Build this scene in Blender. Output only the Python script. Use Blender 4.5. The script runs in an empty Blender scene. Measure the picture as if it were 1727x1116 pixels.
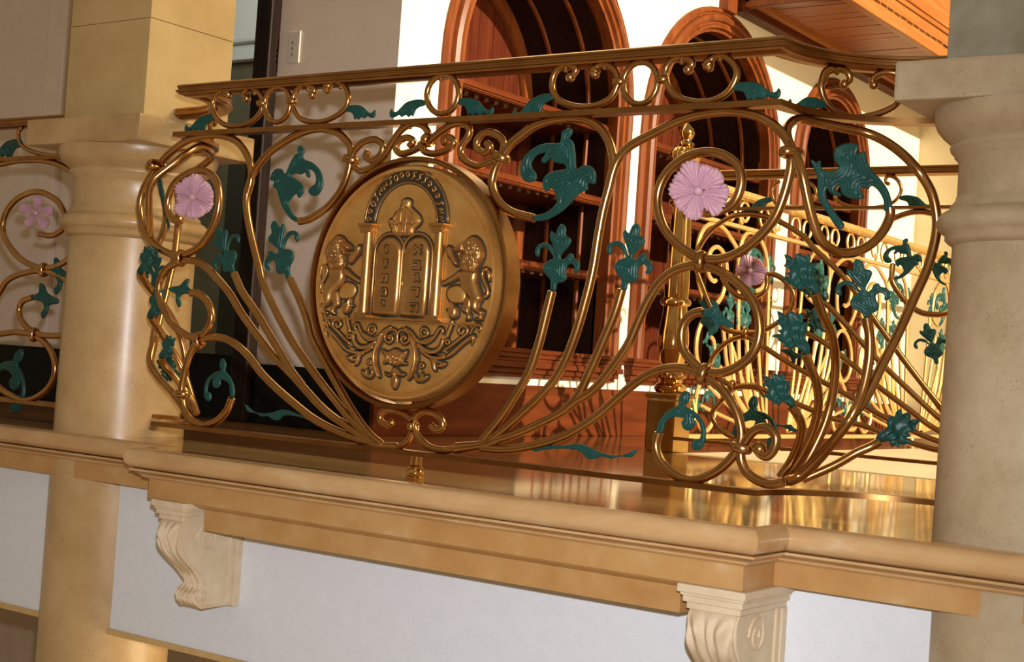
import bpy, bmesh, math, random
import numpy as np
from mathutils import Vector, Matrix
from mathutils.geometry import delaunay_2d_cdt
random.seed(7)
S = bpy.context.scene
COL = S.collection

# ------------------------------------------------------------------ camera
FPX, YAW, PITCH, ROLL = 2460.0, math.radians(35.2), math.radians(1.42), math.radians(3.9)
CAMP = Vector((0, 0, .261))
_f = Vector((-math.sin(YAW), math.cos(YAW), 0)); R0 = Vector((math.cos(YAW), math.sin(YAW), 0))
F = (_f*math.cos(PITCH) + Vector((0, 0, math.sin(PITCH)))).normalized()
U0 = R0.cross(F).normalized()
CX = R0*math.cos(ROLL) + U0*math.sin(ROLL)
CY = -R0*math.sin(ROLL) + U0*math.cos(ROLL)
cam = bpy.data.cameras.new('camera'); cam.sensor_fit = 'HORIZONTAL'; cam.sensor_width = 36
cam.lens = FPX/1727*36; cam.clip_start = .05; cam.clip_end = 60
co = bpy.data.objects.new('camera', cam); COL.objects.link(co)
M = Matrix((CX, CY, -F)).transposed().to_4x4(); M.translation = CAMP
co.matrix_world = M; S.camera = co

# ------------------------------------------------------------------ world, lights, exposure
S.view_settings.view_transform = 'Standard'; S.view_settings.look = 'None'
S.view_settings.exposure = 0.0; S.view_settings.gamma = 1.0; S.view_settings.use_curve_mapping = False
w = bpy.data.worlds.new('world'); S.world = w; w.use_nodes = True
w.node_tree.nodes['Background'].inputs[0].default_value = (1.0, .76, .46, 1)
w.node_tree.nodes['Background'].inputs[1].default_value = .29

def lamp(name, kind, loc, to, energy, color, **kw):
    l = bpy.data.lights.new(name, kind); l.energy = energy; l.color = color
    for k, v in kw.items(): setattr(l, k, v)
    o = bpy.data.objects.new(name, l); COL.objects.link(o); o.location = loc
    o.rotation_euler = (Vector(to)-Vector(loc)).to_track_quat('-Z', 'Y').to_euler(); return o
# low late sun coming in through the windows on the right
lamp('sun', 'SUN', (5, 6, 2.95), (0, 6.0, 1.5), 7.2, (1, .87, .64), angle=math.radians(1.0))
# the camera's own flash, just above the lens
lamp('flash', 'SPOT', (.02, .02, .39), (-1.95, 2.55, .10), 318, (.93, .94, 1.0), shadow_soft_size=.022, spot_size=math.radians(66), spot_blend=1.0)
# soft warm fill added from the right to brighten the left pier
lamp('pier_fill', 'AREA', (.35, 3.9, 2.3), (-3.1, 3.0, .5), 95, (1, .82, .52), size=1.2)
# late light in the room below the balcony
lamp('lower_room_light', 'AREA', (-1.6, 3.5, -1.0), (-3.3, 2.8, -1.0), 34, (1, .80, .50), size=1.3)
# weak fill added to brighten the cornice seen through the door
lamp('side_room_fill', 'AREA', (-5.4, 4.3, 2.6), (-5.4, 5.9, 1.9), 14, (.95, 1, .92), size=.8)

# ------------------------------------------------------------------ helpers
def ray(px, py):
    return F + CX*((px-863.5)/FPX) - CY*((py-558)/FPX)
def at(px, py, Y):
    d = ray(px, py); return CAMP + d*(Y/d.y)
def atX(px, py, X):
    d = ray(px, py); return CAMP + d*(X/d.x)
def crop(pts, ox, oy, s):
    return [(ox+x/s, oy+y/s) for x, y in pts]
# plan of the curved side wings of the bay railing
XR, XL, YF, YB, RC = -1.195, -2.835, 2.51, 2.76, .25
def wing():
    p = []
    for i in range(13):
        a = math.pi/2*i/12
        p.append((XR+RC-RC*math.cos(a), YF+RC*math.sin(a)))
    p.append((-.60, YB)); return p
WING = wing()
def onwing(px, py, dy=0):
    d = ray(px, py)
    for (x0, y0), (x1, y1) in zip(WING, WING[1:]):
        a = d.x*y0-d.y*x0; b = d.x*y1-d.y*x1
        if a*b <= 0 and a != b:
            t = a/(a-b); y = y0+(y1-y0)*t; return CAMP+d*(y/d.y)
    return at(px, py, YF if d.x/d.y < XR/YF else YB)
MW = XL+XR
# the scrollwork of the wings swells outwards between the rails
BELLY = [(-1.30, 2.455), (-1.14, 2.462), (-1.115, 2.49), (-1.085, 2.535), (-1.045, 2.59), (-1.005, 2.65), (-.965, 2.72), (-.935, 2.76), (-.60, 2.77)]
def onplan(px, py, plan):
    d = ray(px, py)
    for (x0, y0), (x1, y1) in zip(plan, plan[1:]):
        a = d.x*y0-d.y*x0; b = d.x*y1-d.y*x1
        if a*b <= 0 and a != b:
            t = a/(a-b); y = y0+(y1-y0)*t; return CAMP+d*(y/d.y)
    return None
def onbelly(px, py):
    w_ = onwing(px, py); b = onplan(px, py, BELLY)
    if b is None: return w_
    sm_ = lambda q: (lambda x: x*x*(3-2*x))(max(0, min(1, q)))
    t = sm_((.775-w_.z)/.10)*sm_((w_.z-.06)/.16)
    return w_.lerp(b, t)
def mir(pts, c=None):
    c = MW if c is None else c
    return [Vector((c-p[0], p[1], p[2])) for p in pts]

def link(name, me, mats, parent=None, smooth=False):
    o = bpy.data.objects.new(name, me); COL.objects.link(o)
    if me is not None:
        if not isinstance(mats, (list, tuple)): mats = [mats]
        if not me.materials:
            for m in mats: me.materials.append(m)
        if smooth:
            me.polygons.foreach_set('use_smooth', [True]*len(me.polygons))
            try: me.set_sharp_from_angle(angle=math.radians(smooth if smooth is not True else 50))
            except Exception: pass
    if parent: o.parent = parent
    return o
def mesh(name, v, f, mats, parent=None, smooth=False):
    me = bpy.data.meshes.new(name); me.from_pydata([tuple(a) for a in v], [], f); me.update()
    bm = bmesh.new(); bm.from_mesh(me); bmesh.ops.recalc_face_normals(bm, faces=bm.faces); bm.to_mesh(me); bm.free()
    return link(name, me, mats, parent, smooth)
def tag(o, label=None, cat=None, group=None, kind=None):
    if label: o['label'] = label
    if cat: o['category'] = cat
    if group: o['group'] = group
    if kind: o['kind'] = kind
    return o
def thing(name, label, cat, loc=(0, 0, 0), group=None):
    o = bpy.data.objects.new(name, None); COL.objects.link(o); o.empty_display_size = .1
    o.location = loc; return tag(o, label, cat, group)
def adopt(root, *objs):
    bpy.context.view_layer.update()
    for o in objs:
        o.parent = root; o.matrix_parent_inverse = Matrix.Translation(-Vector(root.location))
class MB:
    def __init__(s): s.v = []; s.f = []
    def add(s, v, f):
        n = len(s.v); s.v += [tuple(a) for a in v]; s.f += [tuple(i+n for i in q) for q in f]; return s
    def box(s, x0, x1, y0, y1, z0, z1):
        return s.add([(x0,y0,z0),(x1,y0,z0),(x1,y1,z0),(x0,y1,z0),(x0,y0,z1),(x1,y0,z1),(x1,y1,z1),(x0,y1,z1)],
                     [(0,3,2,1),(4,5,6,7),(0,1,5,4),(1,2,6,5),(2,3,7,6),(3,0,4,7)])
    def build(s, name, mats, parent=None, smooth=False): return mesh(name, s.v, s.f, mats, parent, smooth)
def box(name, x0, x1, y0, y1, z0, z1, mat, parent=None, bev=0):
    o = MB().box(x0,x1,y0,y1,z0,z1).build(name, mat, parent)
    if bev:
        bm = bmesh.new(); bm.from_mesh(o.data)
        bmesh.ops.bevel(bm, geom=bm.edges[:], offset=bev, segments=2, affect='EDGES', profile=.6)
        bm.to_mesh(o.data); bm.free()
    return o
def spline(pts, n=5):
    P = [Vector(p) for p in pts]
    if len(P) < 3: return P
    P = [P[0]*2-P[1]] + P + [P[-1]*2-P[-2]]
    out = []
    for i in range(1, len(P)-2):
        p0, p1, p2, p3 = P[i-1:i+3]
        for k in range(n):
            t = k/n
            out.append(.5*((2*p1)+(p2-p0)*t+(2*p0-5*p1+4*p2-p3)*t*t+(3*p1-p0-3*p2+p3)*t**3))
    out.append(P[-2]); return out
def tube_geo(pts, r, sides=10, r_end=None, closed=False, ball=0, ball0=0, sm=5, prof=None):
    P = spline(pts, sm) if sm else [Vector(p) for p in pts]
    Q = [P[0]]
    for p in P[1:]:
        if (p-Q[-1]).length > 1e-5: Q.append(p)
    P = Q; n = len(P)
    if closed and (P[0]-P[-1]).length < 1e-4: P = P[:-1]; n -= 1
    rad = [(r if r_end is None else r+(r_end-r)*i/(n-1)) for i in range(n)]
    T = []
    for i in range(n):
        a = P[(i-1) % n] if (closed or i > 0) else P[i]
        b = P[(i+1) % n] if (closed or i < n-1) else P[i]
        T.append((b-a).normalized())
    if ball:       # swelling at the end of the bar
        acc = 0
        for i in range(n-1, -1, -1):
            if i < n-1: acc += (P[i+1]-P[i]).length
            if acc > ball*2.2: break
            rad[i] = max(rad[i], ball*math.sin(math.pi*min(1, (acc+.12*ball)/(2.4*ball)))**.6)
    N = None; v = []; f = []
    for i in range(n):
        t = T[i]
        if N is None:
            N = t.cross(Vector((0, 1, 0)));
            if N.length < .05: N = t.cross(Vector((1, 0, 0)))
            N.normalize()
        else:
            N = (N - t*N.dot(t)); N = N.normalized() if N.length > 1e-6 else t.orthogonal().normalized()
        B = t.cross(N)
        for k in range(sides):
            a = 2*math.pi*k/sides
            v.append(P[i] + (N*math.cos(a)+B*math.sin(a))*rad[i])
    m = n if closed else n-1
    for i in range(m):
        for k in range(sides):
            a = i*sides+k; b = i*sides+(k+1) % sides; j = ((i+1) % n)*sides
            f.append((a, b, j+(k+1) % sides, j+k))
    if not closed:
        v.append(P[0]-T[0]*rad[0]*.4); v.append(P[-1]+T[-1]*rad[-1]*.4)
        for k in range(sides):
            f.append((len(v)-2, (k+1) % sides, k)); f.append((len(v)-1, (n-1)*sides+k, (n-1)*sides+(k+1) % sides))
    return v, f
def tube(name, pts, r, mat, parent=None, **kw):
    v, f = tube_geo(pts, r, **kw); return mesh(name, v, f, mat, parent, True)
def lathe(name, prof, cx, cy, mat, parent=None, seg=40, smooth=40, a0=0, a1=2*math.pi, gad=None):
    v = []; f = []; full = abs(a1-a0-2*math.pi) < 1e-6; n = seg if full else seg+1
    for r, z in prof:
        for k in range(n):
            a = a0+(a1-a0)*k/seg
            rr = r
            if gad and gad[0] < z < gad[1]: rr = r*(1+gad[3]*abs(math.cos(a*gad[2]/2)))
            v.append((cx+rr*math.cos(a), cy+rr*math.sin(a), z))
    for i in range(len(prof)-1):
        for k in range(seg):
            k2 = (k+1) % n
            f.append((i*n+k, i*n+k2, (i+1)*n+k2, (i+1)*n+k))
    f.append(tuple(range(n-1, -1, -1))); f.append(tuple((len(prof)-1)*n+k for k in range(n)))
    return mesh(name, v, f, mat, parent, smooth)
def sweep(name, path, prof, mat, parent=None, closed_prof=True, smooth=False):
    """path: plan (x,y); prof: (offset to the right-hand/outer side, z)"""
    n = len(path); v = []; f = []
    for i in range(n):
        p = Vector(path[i])
        d0 = (p-Vector(path[i-1])).normalized() if i else None
        d1 = (Vector(path[i+1])-p).normalized() if i < n-1 else None
        d0 = d0 or d1; d1 = d1 or d0
        n0 = Vector((d0.y, -d0.x)); n1 = Vector((d1.y, -d1.x)); m = (n0+n1)
        m = m/ max(.2, (1+n0.dot(n1)))
        for o, z in prof:
            q = p+m*o; v.append((q.x, q.y, z))
    k = len(prof); kk = k if closed_prof else k-1
    for i in range(n-1):
        for j in range(kk):
            f.append((i*k+j, i*k+(j+1) % k, (i+1)*k+(j+1) % k, (i+1)*k+j))
    if closed_prof:
        f.append(tuple(range(k-1, -1, -1))); f.append(tuple((n-1)*k+j for j in range(k)))
    return mesh(name, v, f, mat, parent, smooth)

# ------------------------------------------------------------------ materials
def mat(name, col, rough=.5, metal=0, coat=0, spec=.5):
    m = bpy.data.materials.new(name); m.use_nodes = True
    b = m.node_tree.nodes['Principled BSDF']
    b.inputs['Base Color'].default_value = (*col, 1); b.inputs['Roughness'].default_value = rough
    b.inputs['Metallic'].default_value = metal; b.inputs['Coat Weight'].default_value = coat
    b.inputs['Coat Roughness'].default_value = .25; b.inputs['Specular IOR Level'].default_value = spec
    return m
def noisemix(m, stops, scale=5, detail=6, rough=.6, stretch=(1, 1, 1), bump=0, bscale=None, dist=0, coords='Object'):
    nt = m.node_tree; N = nt.nodes; L = nt.links; b = N['Principled BSDF']
    tc = N.new('ShaderNodeTexCoord'); mp = N.new('ShaderNodeMapping'); mp.inputs['Scale'].default_value = stretch
    L.new(tc.outputs[coords], mp.inputs[0])
    nz = N.new('ShaderNodeTexNoise'); nz.inputs['Scale'].default_value = scale; nz.inputs['Detail'].default_value = detail
    nz.inputs['Roughness'].default_value = rough; nz.inputs['Distortion'].default_value = dist
    L.new(mp.outputs[0], nz.inputs['Vector'])
    cr = N.new('ShaderNodeValToRGB'); e = cr.color_ramp.elements
    e[0].position, e[0].color = stops[0][0], (*stops[0][1], 1); e[1].position, e[1].color = stops[-1][0], (*stops[-1][1], 1)
    for p, c in stops[1:-1]: x = e.new(p); x.color = (*c, 1)
    L.new(nz.outputs[0], cr.inputs[0]); L.new(cr.outputs[0], b.inputs['Base Color'])
    if bump:
        n2 = N.new('ShaderNodeTexNoise'); n2.inputs['Scale'].default_value = bscale or scale*6; n2.inputs['Detail'].default_value = 5
        L.new(mp.outputs[0], n2.inputs['Vector'])
        bp = N.new('ShaderNodeBump'); bp.inputs['Strength'].default_value = bump; bp.inputs['Distance'].default_value = .002
        L.new(n2.outputs[0], bp.inputs['Height']); L.new(bp.outputs[0], b.inputs['Normal'])
    return cr
def specks(m, cr, col, scale=140, thr=.10, amt=.7, soft=.06):
    nt = m.node_tree; N = nt.nodes; L = nt.links; b = N['Principled BSDF']
    tc = N.new('ShaderNodeTexCoord'); vo = N.new('ShaderNodeTexVoronoi'); vo.inputs['Scale'].default_value = scale
    L.new(tc.outputs['Object'], vo.inputs['Vector'])
    nz = N.new('ShaderNodeTexNoise'); nz.inputs['Scale'].default_value = scale*.12; nz.inputs['Detail'].default_value = 4
    L.new(tc.outputs['Object'], nz.inputs['Vector'])
    ml = N.new('ShaderNodeMath'); ml.operation = 'MULTIPLY_ADD'; ml.inputs[1].default_value = -.55; ml.inputs[2].default_value = thr+.275
    L.new(nz.outputs[0], ml.inputs[0])
    lt = N.new('ShaderNodeMath'); lt.operation = 'SUBTRACT'; L.new(ml.outputs[0], lt.inputs[0]); L.new(vo.outputs['Distance'], lt.inputs[1])
    mr = N.new('ShaderNodeMapRange'); mr.inputs[1].default_value = 0; mr.inputs[2].default_value = soft; mr.inputs[4].default_value = amt
    L.new(lt.outputs[0], mr.inputs[0])
    mx = N.new('ShaderNodeMix'); mx.data_type = 'RGBA'; L.new(mr.outputs[0], mx.inputs[0])
    L.new(cr.outputs[0], mx.inputs[6]); mx.inputs[7].default_value = (*col, 1); L.new(mx.outputs[2], b.inputs['Base Color'])

m_stone = mat('limestone', (.6, .47, .28), .38, coat=.25)
cr = noisemix(m_stone, [(.3, (.40, .25, .10)), (.5, (.50, .325, .14)), (.7, (.57, .395, .19))], 6, 8, .65, bump=.15, bscale=60)
specks(m_stone, cr, (.22, .13, .06), 150, .16, .7)
m_stoneR = mat('grey_limestone', (.5, .42, .3), .55)
cr = noisemix(m_stoneR, [(.3, (.37, .28, .155)), (.5, (.46, .355, .215)), (.72, (.54, .44, .29))], 7, 8, .7, bump=.3, bscale=70)
specks(m_stoneR, cr, (.20, .14, .085), 120, .14, .75, .09)
m_pier = mat('sawn_limestone', (.62, .48, .27), .8)
cr = noisemix(m_pier, [(.3, (.50, .34, .14)), (.6, (.60, .43, .19)), (.75, (.65, .48, .25))], 5, 8, .6, bump=.25, bscale=50)
specks(m_pier, cr, (.34, .22, .1), 130, .06, .5)
m_pierR = mat('mottled_plaster', (.4, .38, .3), .9)
noisemix(m_pierR, [(.3, (.27, .235, .15)), (.5, (.36, .33, .24)), (.62, (.40, .38, .29)), (.75, (.50, .48, .38))], 9, 6, .6, bump=.3, bscale=40)
m_ledge = mat('honed_marble', (.6, .4, .2), .24, coat=.4)
noisemix(m_ledge, [(.25, (.48, .265, .105)), (.45, (.56, .335, .145)), (.6, (.61, .39, .185)), (.75, (.72, .56, .37))], 9, 8, .62, stretch=(.6, 1, 1.4), bump=.05, bscale=50)
m_frieze = mat('tawny_marble', (.6, .4, .2), .4)
noisemix(m_frieze, [(.25, (.42, .21, .065)), (.45, (.49, .265, .09)), (.62, (.54, .32, .125)), (.78, (.64, .46, .26))], 7, 8, .62, bump=.05, bscale=50)
m_top = mat('polished_marble', (.45, .27, .12), .09, spec=.8)
noisemix(m_top, [(.3, (.40, .225, .085)), (.5, (.50, .30, .12)), (.7, (.60, .40, .19))], 6, 8, .62, stretch=(.5, 1, 1))
m_floor = mat('polished_brown_stone', (.3, .14, .06), .09, spec=.6)
noisemix(m_floor, [(.3, (.17, .070, .022)), (.5, (.22, .095, .032)), (.7, (.29, .14, .052))], 4, 8, .6, stretch=(.35, 1.6, 1))
m_floor2 = mat('pale_polished_stone', (.8, .7, .5), .45, spec=.3)
noisemix(m_floor2, [(.3, (.74, .62, .40)), (.7, (.84, .76, .56))], 3, 5)
m_corbel = mat('carved_cream_stone', (.7, .58, .4), .7)
noisemix(m_corbel, [(.3, (.62, .48, .30)), (.7, (.72, .60, .42))], 18, 6, bump=.2, bscale=90)
m_white = mat('white_plaster', (.82, .80, .84), .85)
noisemix(m_white, [(.3, (.72, .76, .81)), (.7, (.76, .80, .85))], 30, 6, bump=.3, bscale=220)
m_cream = mat('cream_plaster', (.88, .80, .62), .9)
noisemix(m_cream, [(.3, (.80, .72, .52)), (.7, (.84, .76, .56))], 8, 4)
m_mauve = mat('mauve_plaster', (.5, .42, .38), .9)
noisemix(m_mauve, [(.3, (.68, .57, .47)), (.7, (.72, .61, .50))], 12, 5, bump=.15, bscale=160)
m_tan = mat('tan_plaster', (.42, .33, .25), .9)
noisemix(m_tan, [(.3, (.42, .33, .24)), (.7, (.48, .39, .29))], 12, 5)
m_ochre = mat('ochre_trim', (.6, .4, .16), .6)
noisemix(m_ochre, [(.3, (.55, .36, .14)), (.7, (.65, .45, .2))], 20, 5)
m_green_wall = mat('grey_green_plaster', (.14, .13, .085), .9)
noisemix(m_green_wall, [(.3, (.12, .112, .072)), (.7, (.16, .15, .1))], 9, 5)
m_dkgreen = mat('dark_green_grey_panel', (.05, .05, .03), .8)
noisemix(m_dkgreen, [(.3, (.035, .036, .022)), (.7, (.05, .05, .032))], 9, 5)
m_black = mat('black_lacquer', (.004, .004, .003), .35, spec=.08)
noisemix(m_black, [(.3, (.003, .003, .003)), (.7, (.007, .007, .006))], 20)
m_dkwood = mat('dark_door_wood', (.02, .01, .006), .5, spec=.12)
noisemix(m_dkwood, [(.3, (.006, .003, .002)), (.7, (.016, .007, .004))], 9, 5, stretch=(9, 9, .5))
m_wood = mat('mahogany', (.3, .08, .02), .38, spec=.2)
noisemix(m_wood, [(.25, (.10, .022, .005)), (.5, (.17, .042, .010)), (.75, (.25, .072, .018))], 3, 8, .6, stretch=(7, 7, .6), dist=.5, bump=.05)
m_woodh = mat('mahogany_level_grain', (.3, .08, .02), .40, spec=.15)
noisemix(m_woodh, [(.25, (.060, .011, .003)), (.5, (.100, .020, .005)), (.75, (.15, .036, .009))], 3, 8, .6, stretch=(7, .6, 7), dist=.4, bump=.05)
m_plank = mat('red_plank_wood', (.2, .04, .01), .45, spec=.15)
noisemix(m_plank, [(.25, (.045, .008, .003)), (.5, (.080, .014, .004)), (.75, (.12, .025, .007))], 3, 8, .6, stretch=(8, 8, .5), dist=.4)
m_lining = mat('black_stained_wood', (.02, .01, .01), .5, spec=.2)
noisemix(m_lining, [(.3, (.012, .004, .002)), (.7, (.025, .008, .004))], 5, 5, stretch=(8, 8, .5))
m_oak = mat('orange_wood', (.6, .24, .06), .45, spec=.2)
noisemix(m_oak, [(.25, (.27, .075, .016)), (.5, (.38, .13, .030)), (.75, (.47, .19, .05))], 3, 8, .6, stretch=(8, .5, 8), dist=.4)
m_soffit = mat('soffit_plank_wood', (.5, .2, .05), .5)
noisemix(m_soffit, [(.25, (.17, .04, .010)), (.5, (.32, .09, .022)), (.75, (.50, .18, .05))], 6, 8, .6, stretch=(.6, 9, 8), dist=.5)
m_brass = mat('bronze_bar', (.60, .36, .13), .24, 1)
noisemix(m_brass, [(.3, (.42, .215, .075)), (.6, (.52, .285, .105)), (.75, (.60, .36, .15))], 14, 4)
m_rail = mat('bronze_handrail', (.50, .26, .09), .28, 1)
noisemix(m_rail, [(.3, (.31, .14, .045)), (.6, (.40, .20, .068)), (.75, (.48, .27, .10))], 12, 4)
m_gold = mat('bright_brass', (.80, .54, .20), .09, 1)
noisemix(m_gold, [(.3, (.60, .33, .10)), (.7, (.74, .47, .18))], 10, 4)
m_brass_sunlit = mat('sun_lightened_brass', (.85, .6, .25), .42, .75)  # same brass as the bars, sunlight on the back railing put into the colour
noisemix(m_brass_sunlit, [(.3, (.78, .50, .17)), (.7, (.86, .60, .25))], 10, 4)
m_med = mat('antique_brass', (.50, .25, .07), .44, .65)
noisemix(m_med, [(.3, (.42, .19, .045)), (.5, (.58, .30, .075)), (.72, (.70, .41, .13))], 9, 8, .65, bump=.12, bscale=70)
m_medhi = mat('relief_brass', (.62, .34, .12), .32, .8)
noisemix(m_medhi, [(.3, (.40, .19, .05)), (.6, (.53, .28, .09)), (.75, (.66, .39, .15))], 16, 6)
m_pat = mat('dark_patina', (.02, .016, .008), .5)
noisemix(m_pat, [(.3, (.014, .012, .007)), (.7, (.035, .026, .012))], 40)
m_green = mat('green_enamel', (.012, .10, .085), .42, spec=.4)
noisemix(m_green, [(.3, (.005, .048, .038)), (.6, (.007, .064, .052)), (.8, (.016, .10, .082))], 22, 5)
m_green_d = mat('dark_green_enamel', (.008, .055, .05), .36, coat=.15)
noisemix(m_green_d, [(.3, (.005, .035, .032)), (.7, (.010, .070, .060))], 22, 5)
m_green_p = mat('pale_green_enamel', (.30, .42, .28), .5)
noisemix(m_green_p, [(.3, (.16, .30, .20)), (.7, (.30, .42, .26))], 22, 5)
m_pink = mat('pink_enamel', (.60, .34, .42), .5)
noisemix(m_pink, [(.3, (.52, .28, .35)), (.6, (.62, .37, .44)), (.8, (.72, .50, .55))], 30, 5)
m_plate = mat('almond_plastic', (.60, .54, .45), .5)
noisemix(m_plate, [(.3, (.58, .52, .43)), (.7, (.62, .56, .47))], 20)
m_stud = mat('brass_stud', (.9, .8, .5), .2, 1)
noisemix(m_stud, [(.3, (.85, .75, .5)), (.7, (.95, .85, .6))], 20)
m_bulb = mat('dark_switch_slot', (.1, .08, .06), .5)
noisemix(m_bulb, [(.3, (.08, .06, .05)), (.7, (.12, .1, .07))], 20)
m_glass = bpy.data.materials.new('door_glass'); m_glass.use_nodes = True
g = m_glass.node_tree.nodes['Principled BSDF']; g.inputs['Transmission Weight'].default_value = 1
g.inputs['Roughness'].default_value = 0; g.inputs['IOR'].default_value = 1.05; g.inputs['Base Color'].default_value = (.9, .92, .85, 1)
def stiff(m, s, k=.0):
    return m

# ------------------------------------------------------------------ structure
XW, YC, YE = -3.2, 3.76, 8.78          # arched wall, its near corner, far end wall
def struct(o, label=None): o['kind'] = 'structure'; return o
struct(box('floor', -9.0, .45, 2.78, 4.48, -.10, 0, m_floor))
struct(box('floor', -2.46, 6, 4.48, 12, -.10, 0, m_floor2))
struct(box('floor', -3.2, -2.46, 4.48, YE, -.10, 0, m_floor))
struct(box('floor', -9, 5, -4.0, 9, -2.9, -2.8, m_tan))  # lower floor, extended under the camera to darken bounce and brass reflections
struct(box('wall_reflection', -9, 5, -4.1, -4.0, -2.8, 1.1, m_tan))  # unseen wall added behind the camera so the brass reflects something dark
ARCH = [(3.99, 5.30, 1.345), (5.39, 6.77, 1.31), (6.94, 7.96, 1.44)]
ZB = .30
def arch_pts(y0, y1, zs, n=24, grow=0, zb=None):
    c = (y0+y1)/2; r = (y1-y0)/2+grow; zb = ZB if zb is None else zb
    p = [(c-r, zb)] + [(c-r*math.cos(math.pi*i/n), zs+r*math.sin(math.pi*i/n)) for i in range(n+1)] + [(c+r, zb)]
    return p
mb = MB(); XI = XW-.06; ZT = 3.3
ys = [YC+.1] + [v for a in ARCH for v in (a[0]+.03, a[1]-.03)] + [YE]
for i in range(0, len(ys), 2): mb.box(XI, XW, ys[i], ys[i+1], 0, ZT)
for y0, y1, zs in ARCH:
    y0 += .03; y1 -= .03
    mb.box(XI, XW, y0, y1, 0, ZB)
    p = arch_pts(y0, y1, zs)[1:-1]
    for (a, b), (c, d) in zip(p, p[1:]):
        mb.add([(XW,a,b),(XW,c,d),(XW,c,ZT),(XW,a,ZT),(XI,a,b),(XI,c,d),(XI,c,ZT),(XI,a,ZT)],
               [(0,1,2,3),(7,6,5,4),(0,4,5,1),(3,2,6,7)])
struct(mb.build('wall_left', m_cream))
struct(box('wall_end', -3.2, 6, YE, YE+.1, 0, ZT, m_cream))
# wall facing the camera, left of the corner, with a door opening
mb = MB(); DX0, DX1 = -4.48, -3.86
mb.box(DX1, XW, YC, YC+.1, 0, ZT); mb.box(-9, DX0, YC, YC+.1, 0, ZT); mb.box(DX0, DX1, YC, YC+.1, 2.2, ZT)
struct(mb.build('wall_back', m_mauve))
struct(box('trim_5', -5.06, -4.95, YC-.03, YC, .212, ZT, m_mauve, bev=.004))
struct(box('baseboard_back', DX1+.10, XW+.004, YC-.022, YC, 0, .212, m_black, bev=.004))
struct(box('baseboard_back', -9, DX0-.1, YC-.022, YC, 0, .212, m_black, bev=.004))
struct(box('baseboard_left', XW, XW+.022, YC-.022, YE, 0, .196, m_woodh, bev=.004))
# small room seen through the door
struct(box('wall_hall', -9, -4.0, 5.9, 6.0, 0, ZT, m_green_wall))
struct(box('trim_1', -9, -4.0, 5.84, 5.9, 1.91, 2.0, m_white, bev=.01))
struct(box('trim_2', -9, -4.0, 5.80, 5.9, 2.0, 3.0, m_white, bev=.02))
# door frame + glass door
d = thing('door_1', None, None); struct(d)
F0 = m_dkwood
box('door_jamb', DX1+.018, DX1+.095, YC-.05, YC+.12, 0, 2.3, F0, d, .008)
box('door_jamb', DX0-.10, DX0+.005, YC-.05, YC+.12, 0, 2.3, F0, d, .008)
box('door_panel', DX0, DX1+.02, YC+.03, YC+.07, 0, .235, m_black, d)
box('door_glass', DX0, DX1+.02, YC+.045, YC+.055, .235, 2.2, m_glass, d)
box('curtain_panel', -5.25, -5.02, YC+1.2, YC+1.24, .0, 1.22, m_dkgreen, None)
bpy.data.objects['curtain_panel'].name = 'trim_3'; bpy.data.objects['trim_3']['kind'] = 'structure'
# unseen right-hand wall, added to block the sun and shape where it falls
struct(MB().box(.45, .55, 1.2, 4.56, -2.8, 1.45).box(.45, .55, 1.2, 3.5, 1.45, 3.3).build('wall_sunblock', m_cream))
# parapet wall under the ledge
struct(box('wall_front', -7, 1.2, 2.675, 2.78, -.525, -.1225, m_white))
struct(box('trim_4', -7, 1.2, 2.668, 2.80, -.540, -.525, m_ochre))
struct(box('wall_lower', -7, 1.2, 4.0, 4.1, -2.8, -.12, m_tan))

# ---- wooden soffit at the upper right
c0, c1, cy0, cy1, cz = -3.2, -2.60, 6.15, YE, 2.045
ce = thing('ceiling', None, None); struct(ce)
n = 30
pm = None
for i in range(n):
    a = cy0+(cy1-cy0)*i/n; b = cy0+(cy1-cy0)*(i+1)/n
    if pm is None:
        o = box('plank', c0, c1, a+.002, b-.002, cz+.03, cz+.05, m_soffit, ce, .003); pm = o; pa = a
    else:
        o = pm.copy(); COL.objects.link(o); o.parent = ce; o.location.y = a-pa
    o.location.z = random.uniform(-.002, .002)
box('slab', c0+.001, c1-.05, cy0+.001, cy1-.001, cz+.055, cz+.4, m_oak, ce)
def beam(x0, x1, y0, y1, z0, z1, m=m_oak): return box('beam', x0, x1, y0, y1, z0, z1, m, ce, .006)
beam(c0, c0+.07, cy0, cy1, cz-.035, cz+.06, m_woodh); beam(c0+.07, c0+.10, cy0, cy1, cz, cz+.06, m_oak)
beam(c1-.045, c1, cy0, cy1, cz-.03, cz+.9); beam(c1, c1+.012, cy0, cy1, cz+.10, cz+.125); beam(c1, c1+.020, cy0, cy1, cz+.125, cz+.30); beam(c1, c1+.035, cy0, cy1, cz+.30, cz+.9)
beam(c0+.07, c1-.045, cy0, cy0+.05, cz-.02, cz+.06, m_wood); beam(c0, c1, cy0-.03, cy0, cz+.02, cz+.4, m_wood)
box('keystone', XW, XW+.05, 6.03, 6.13, 1.985, 2.10, m_wood, ce, .008)

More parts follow.
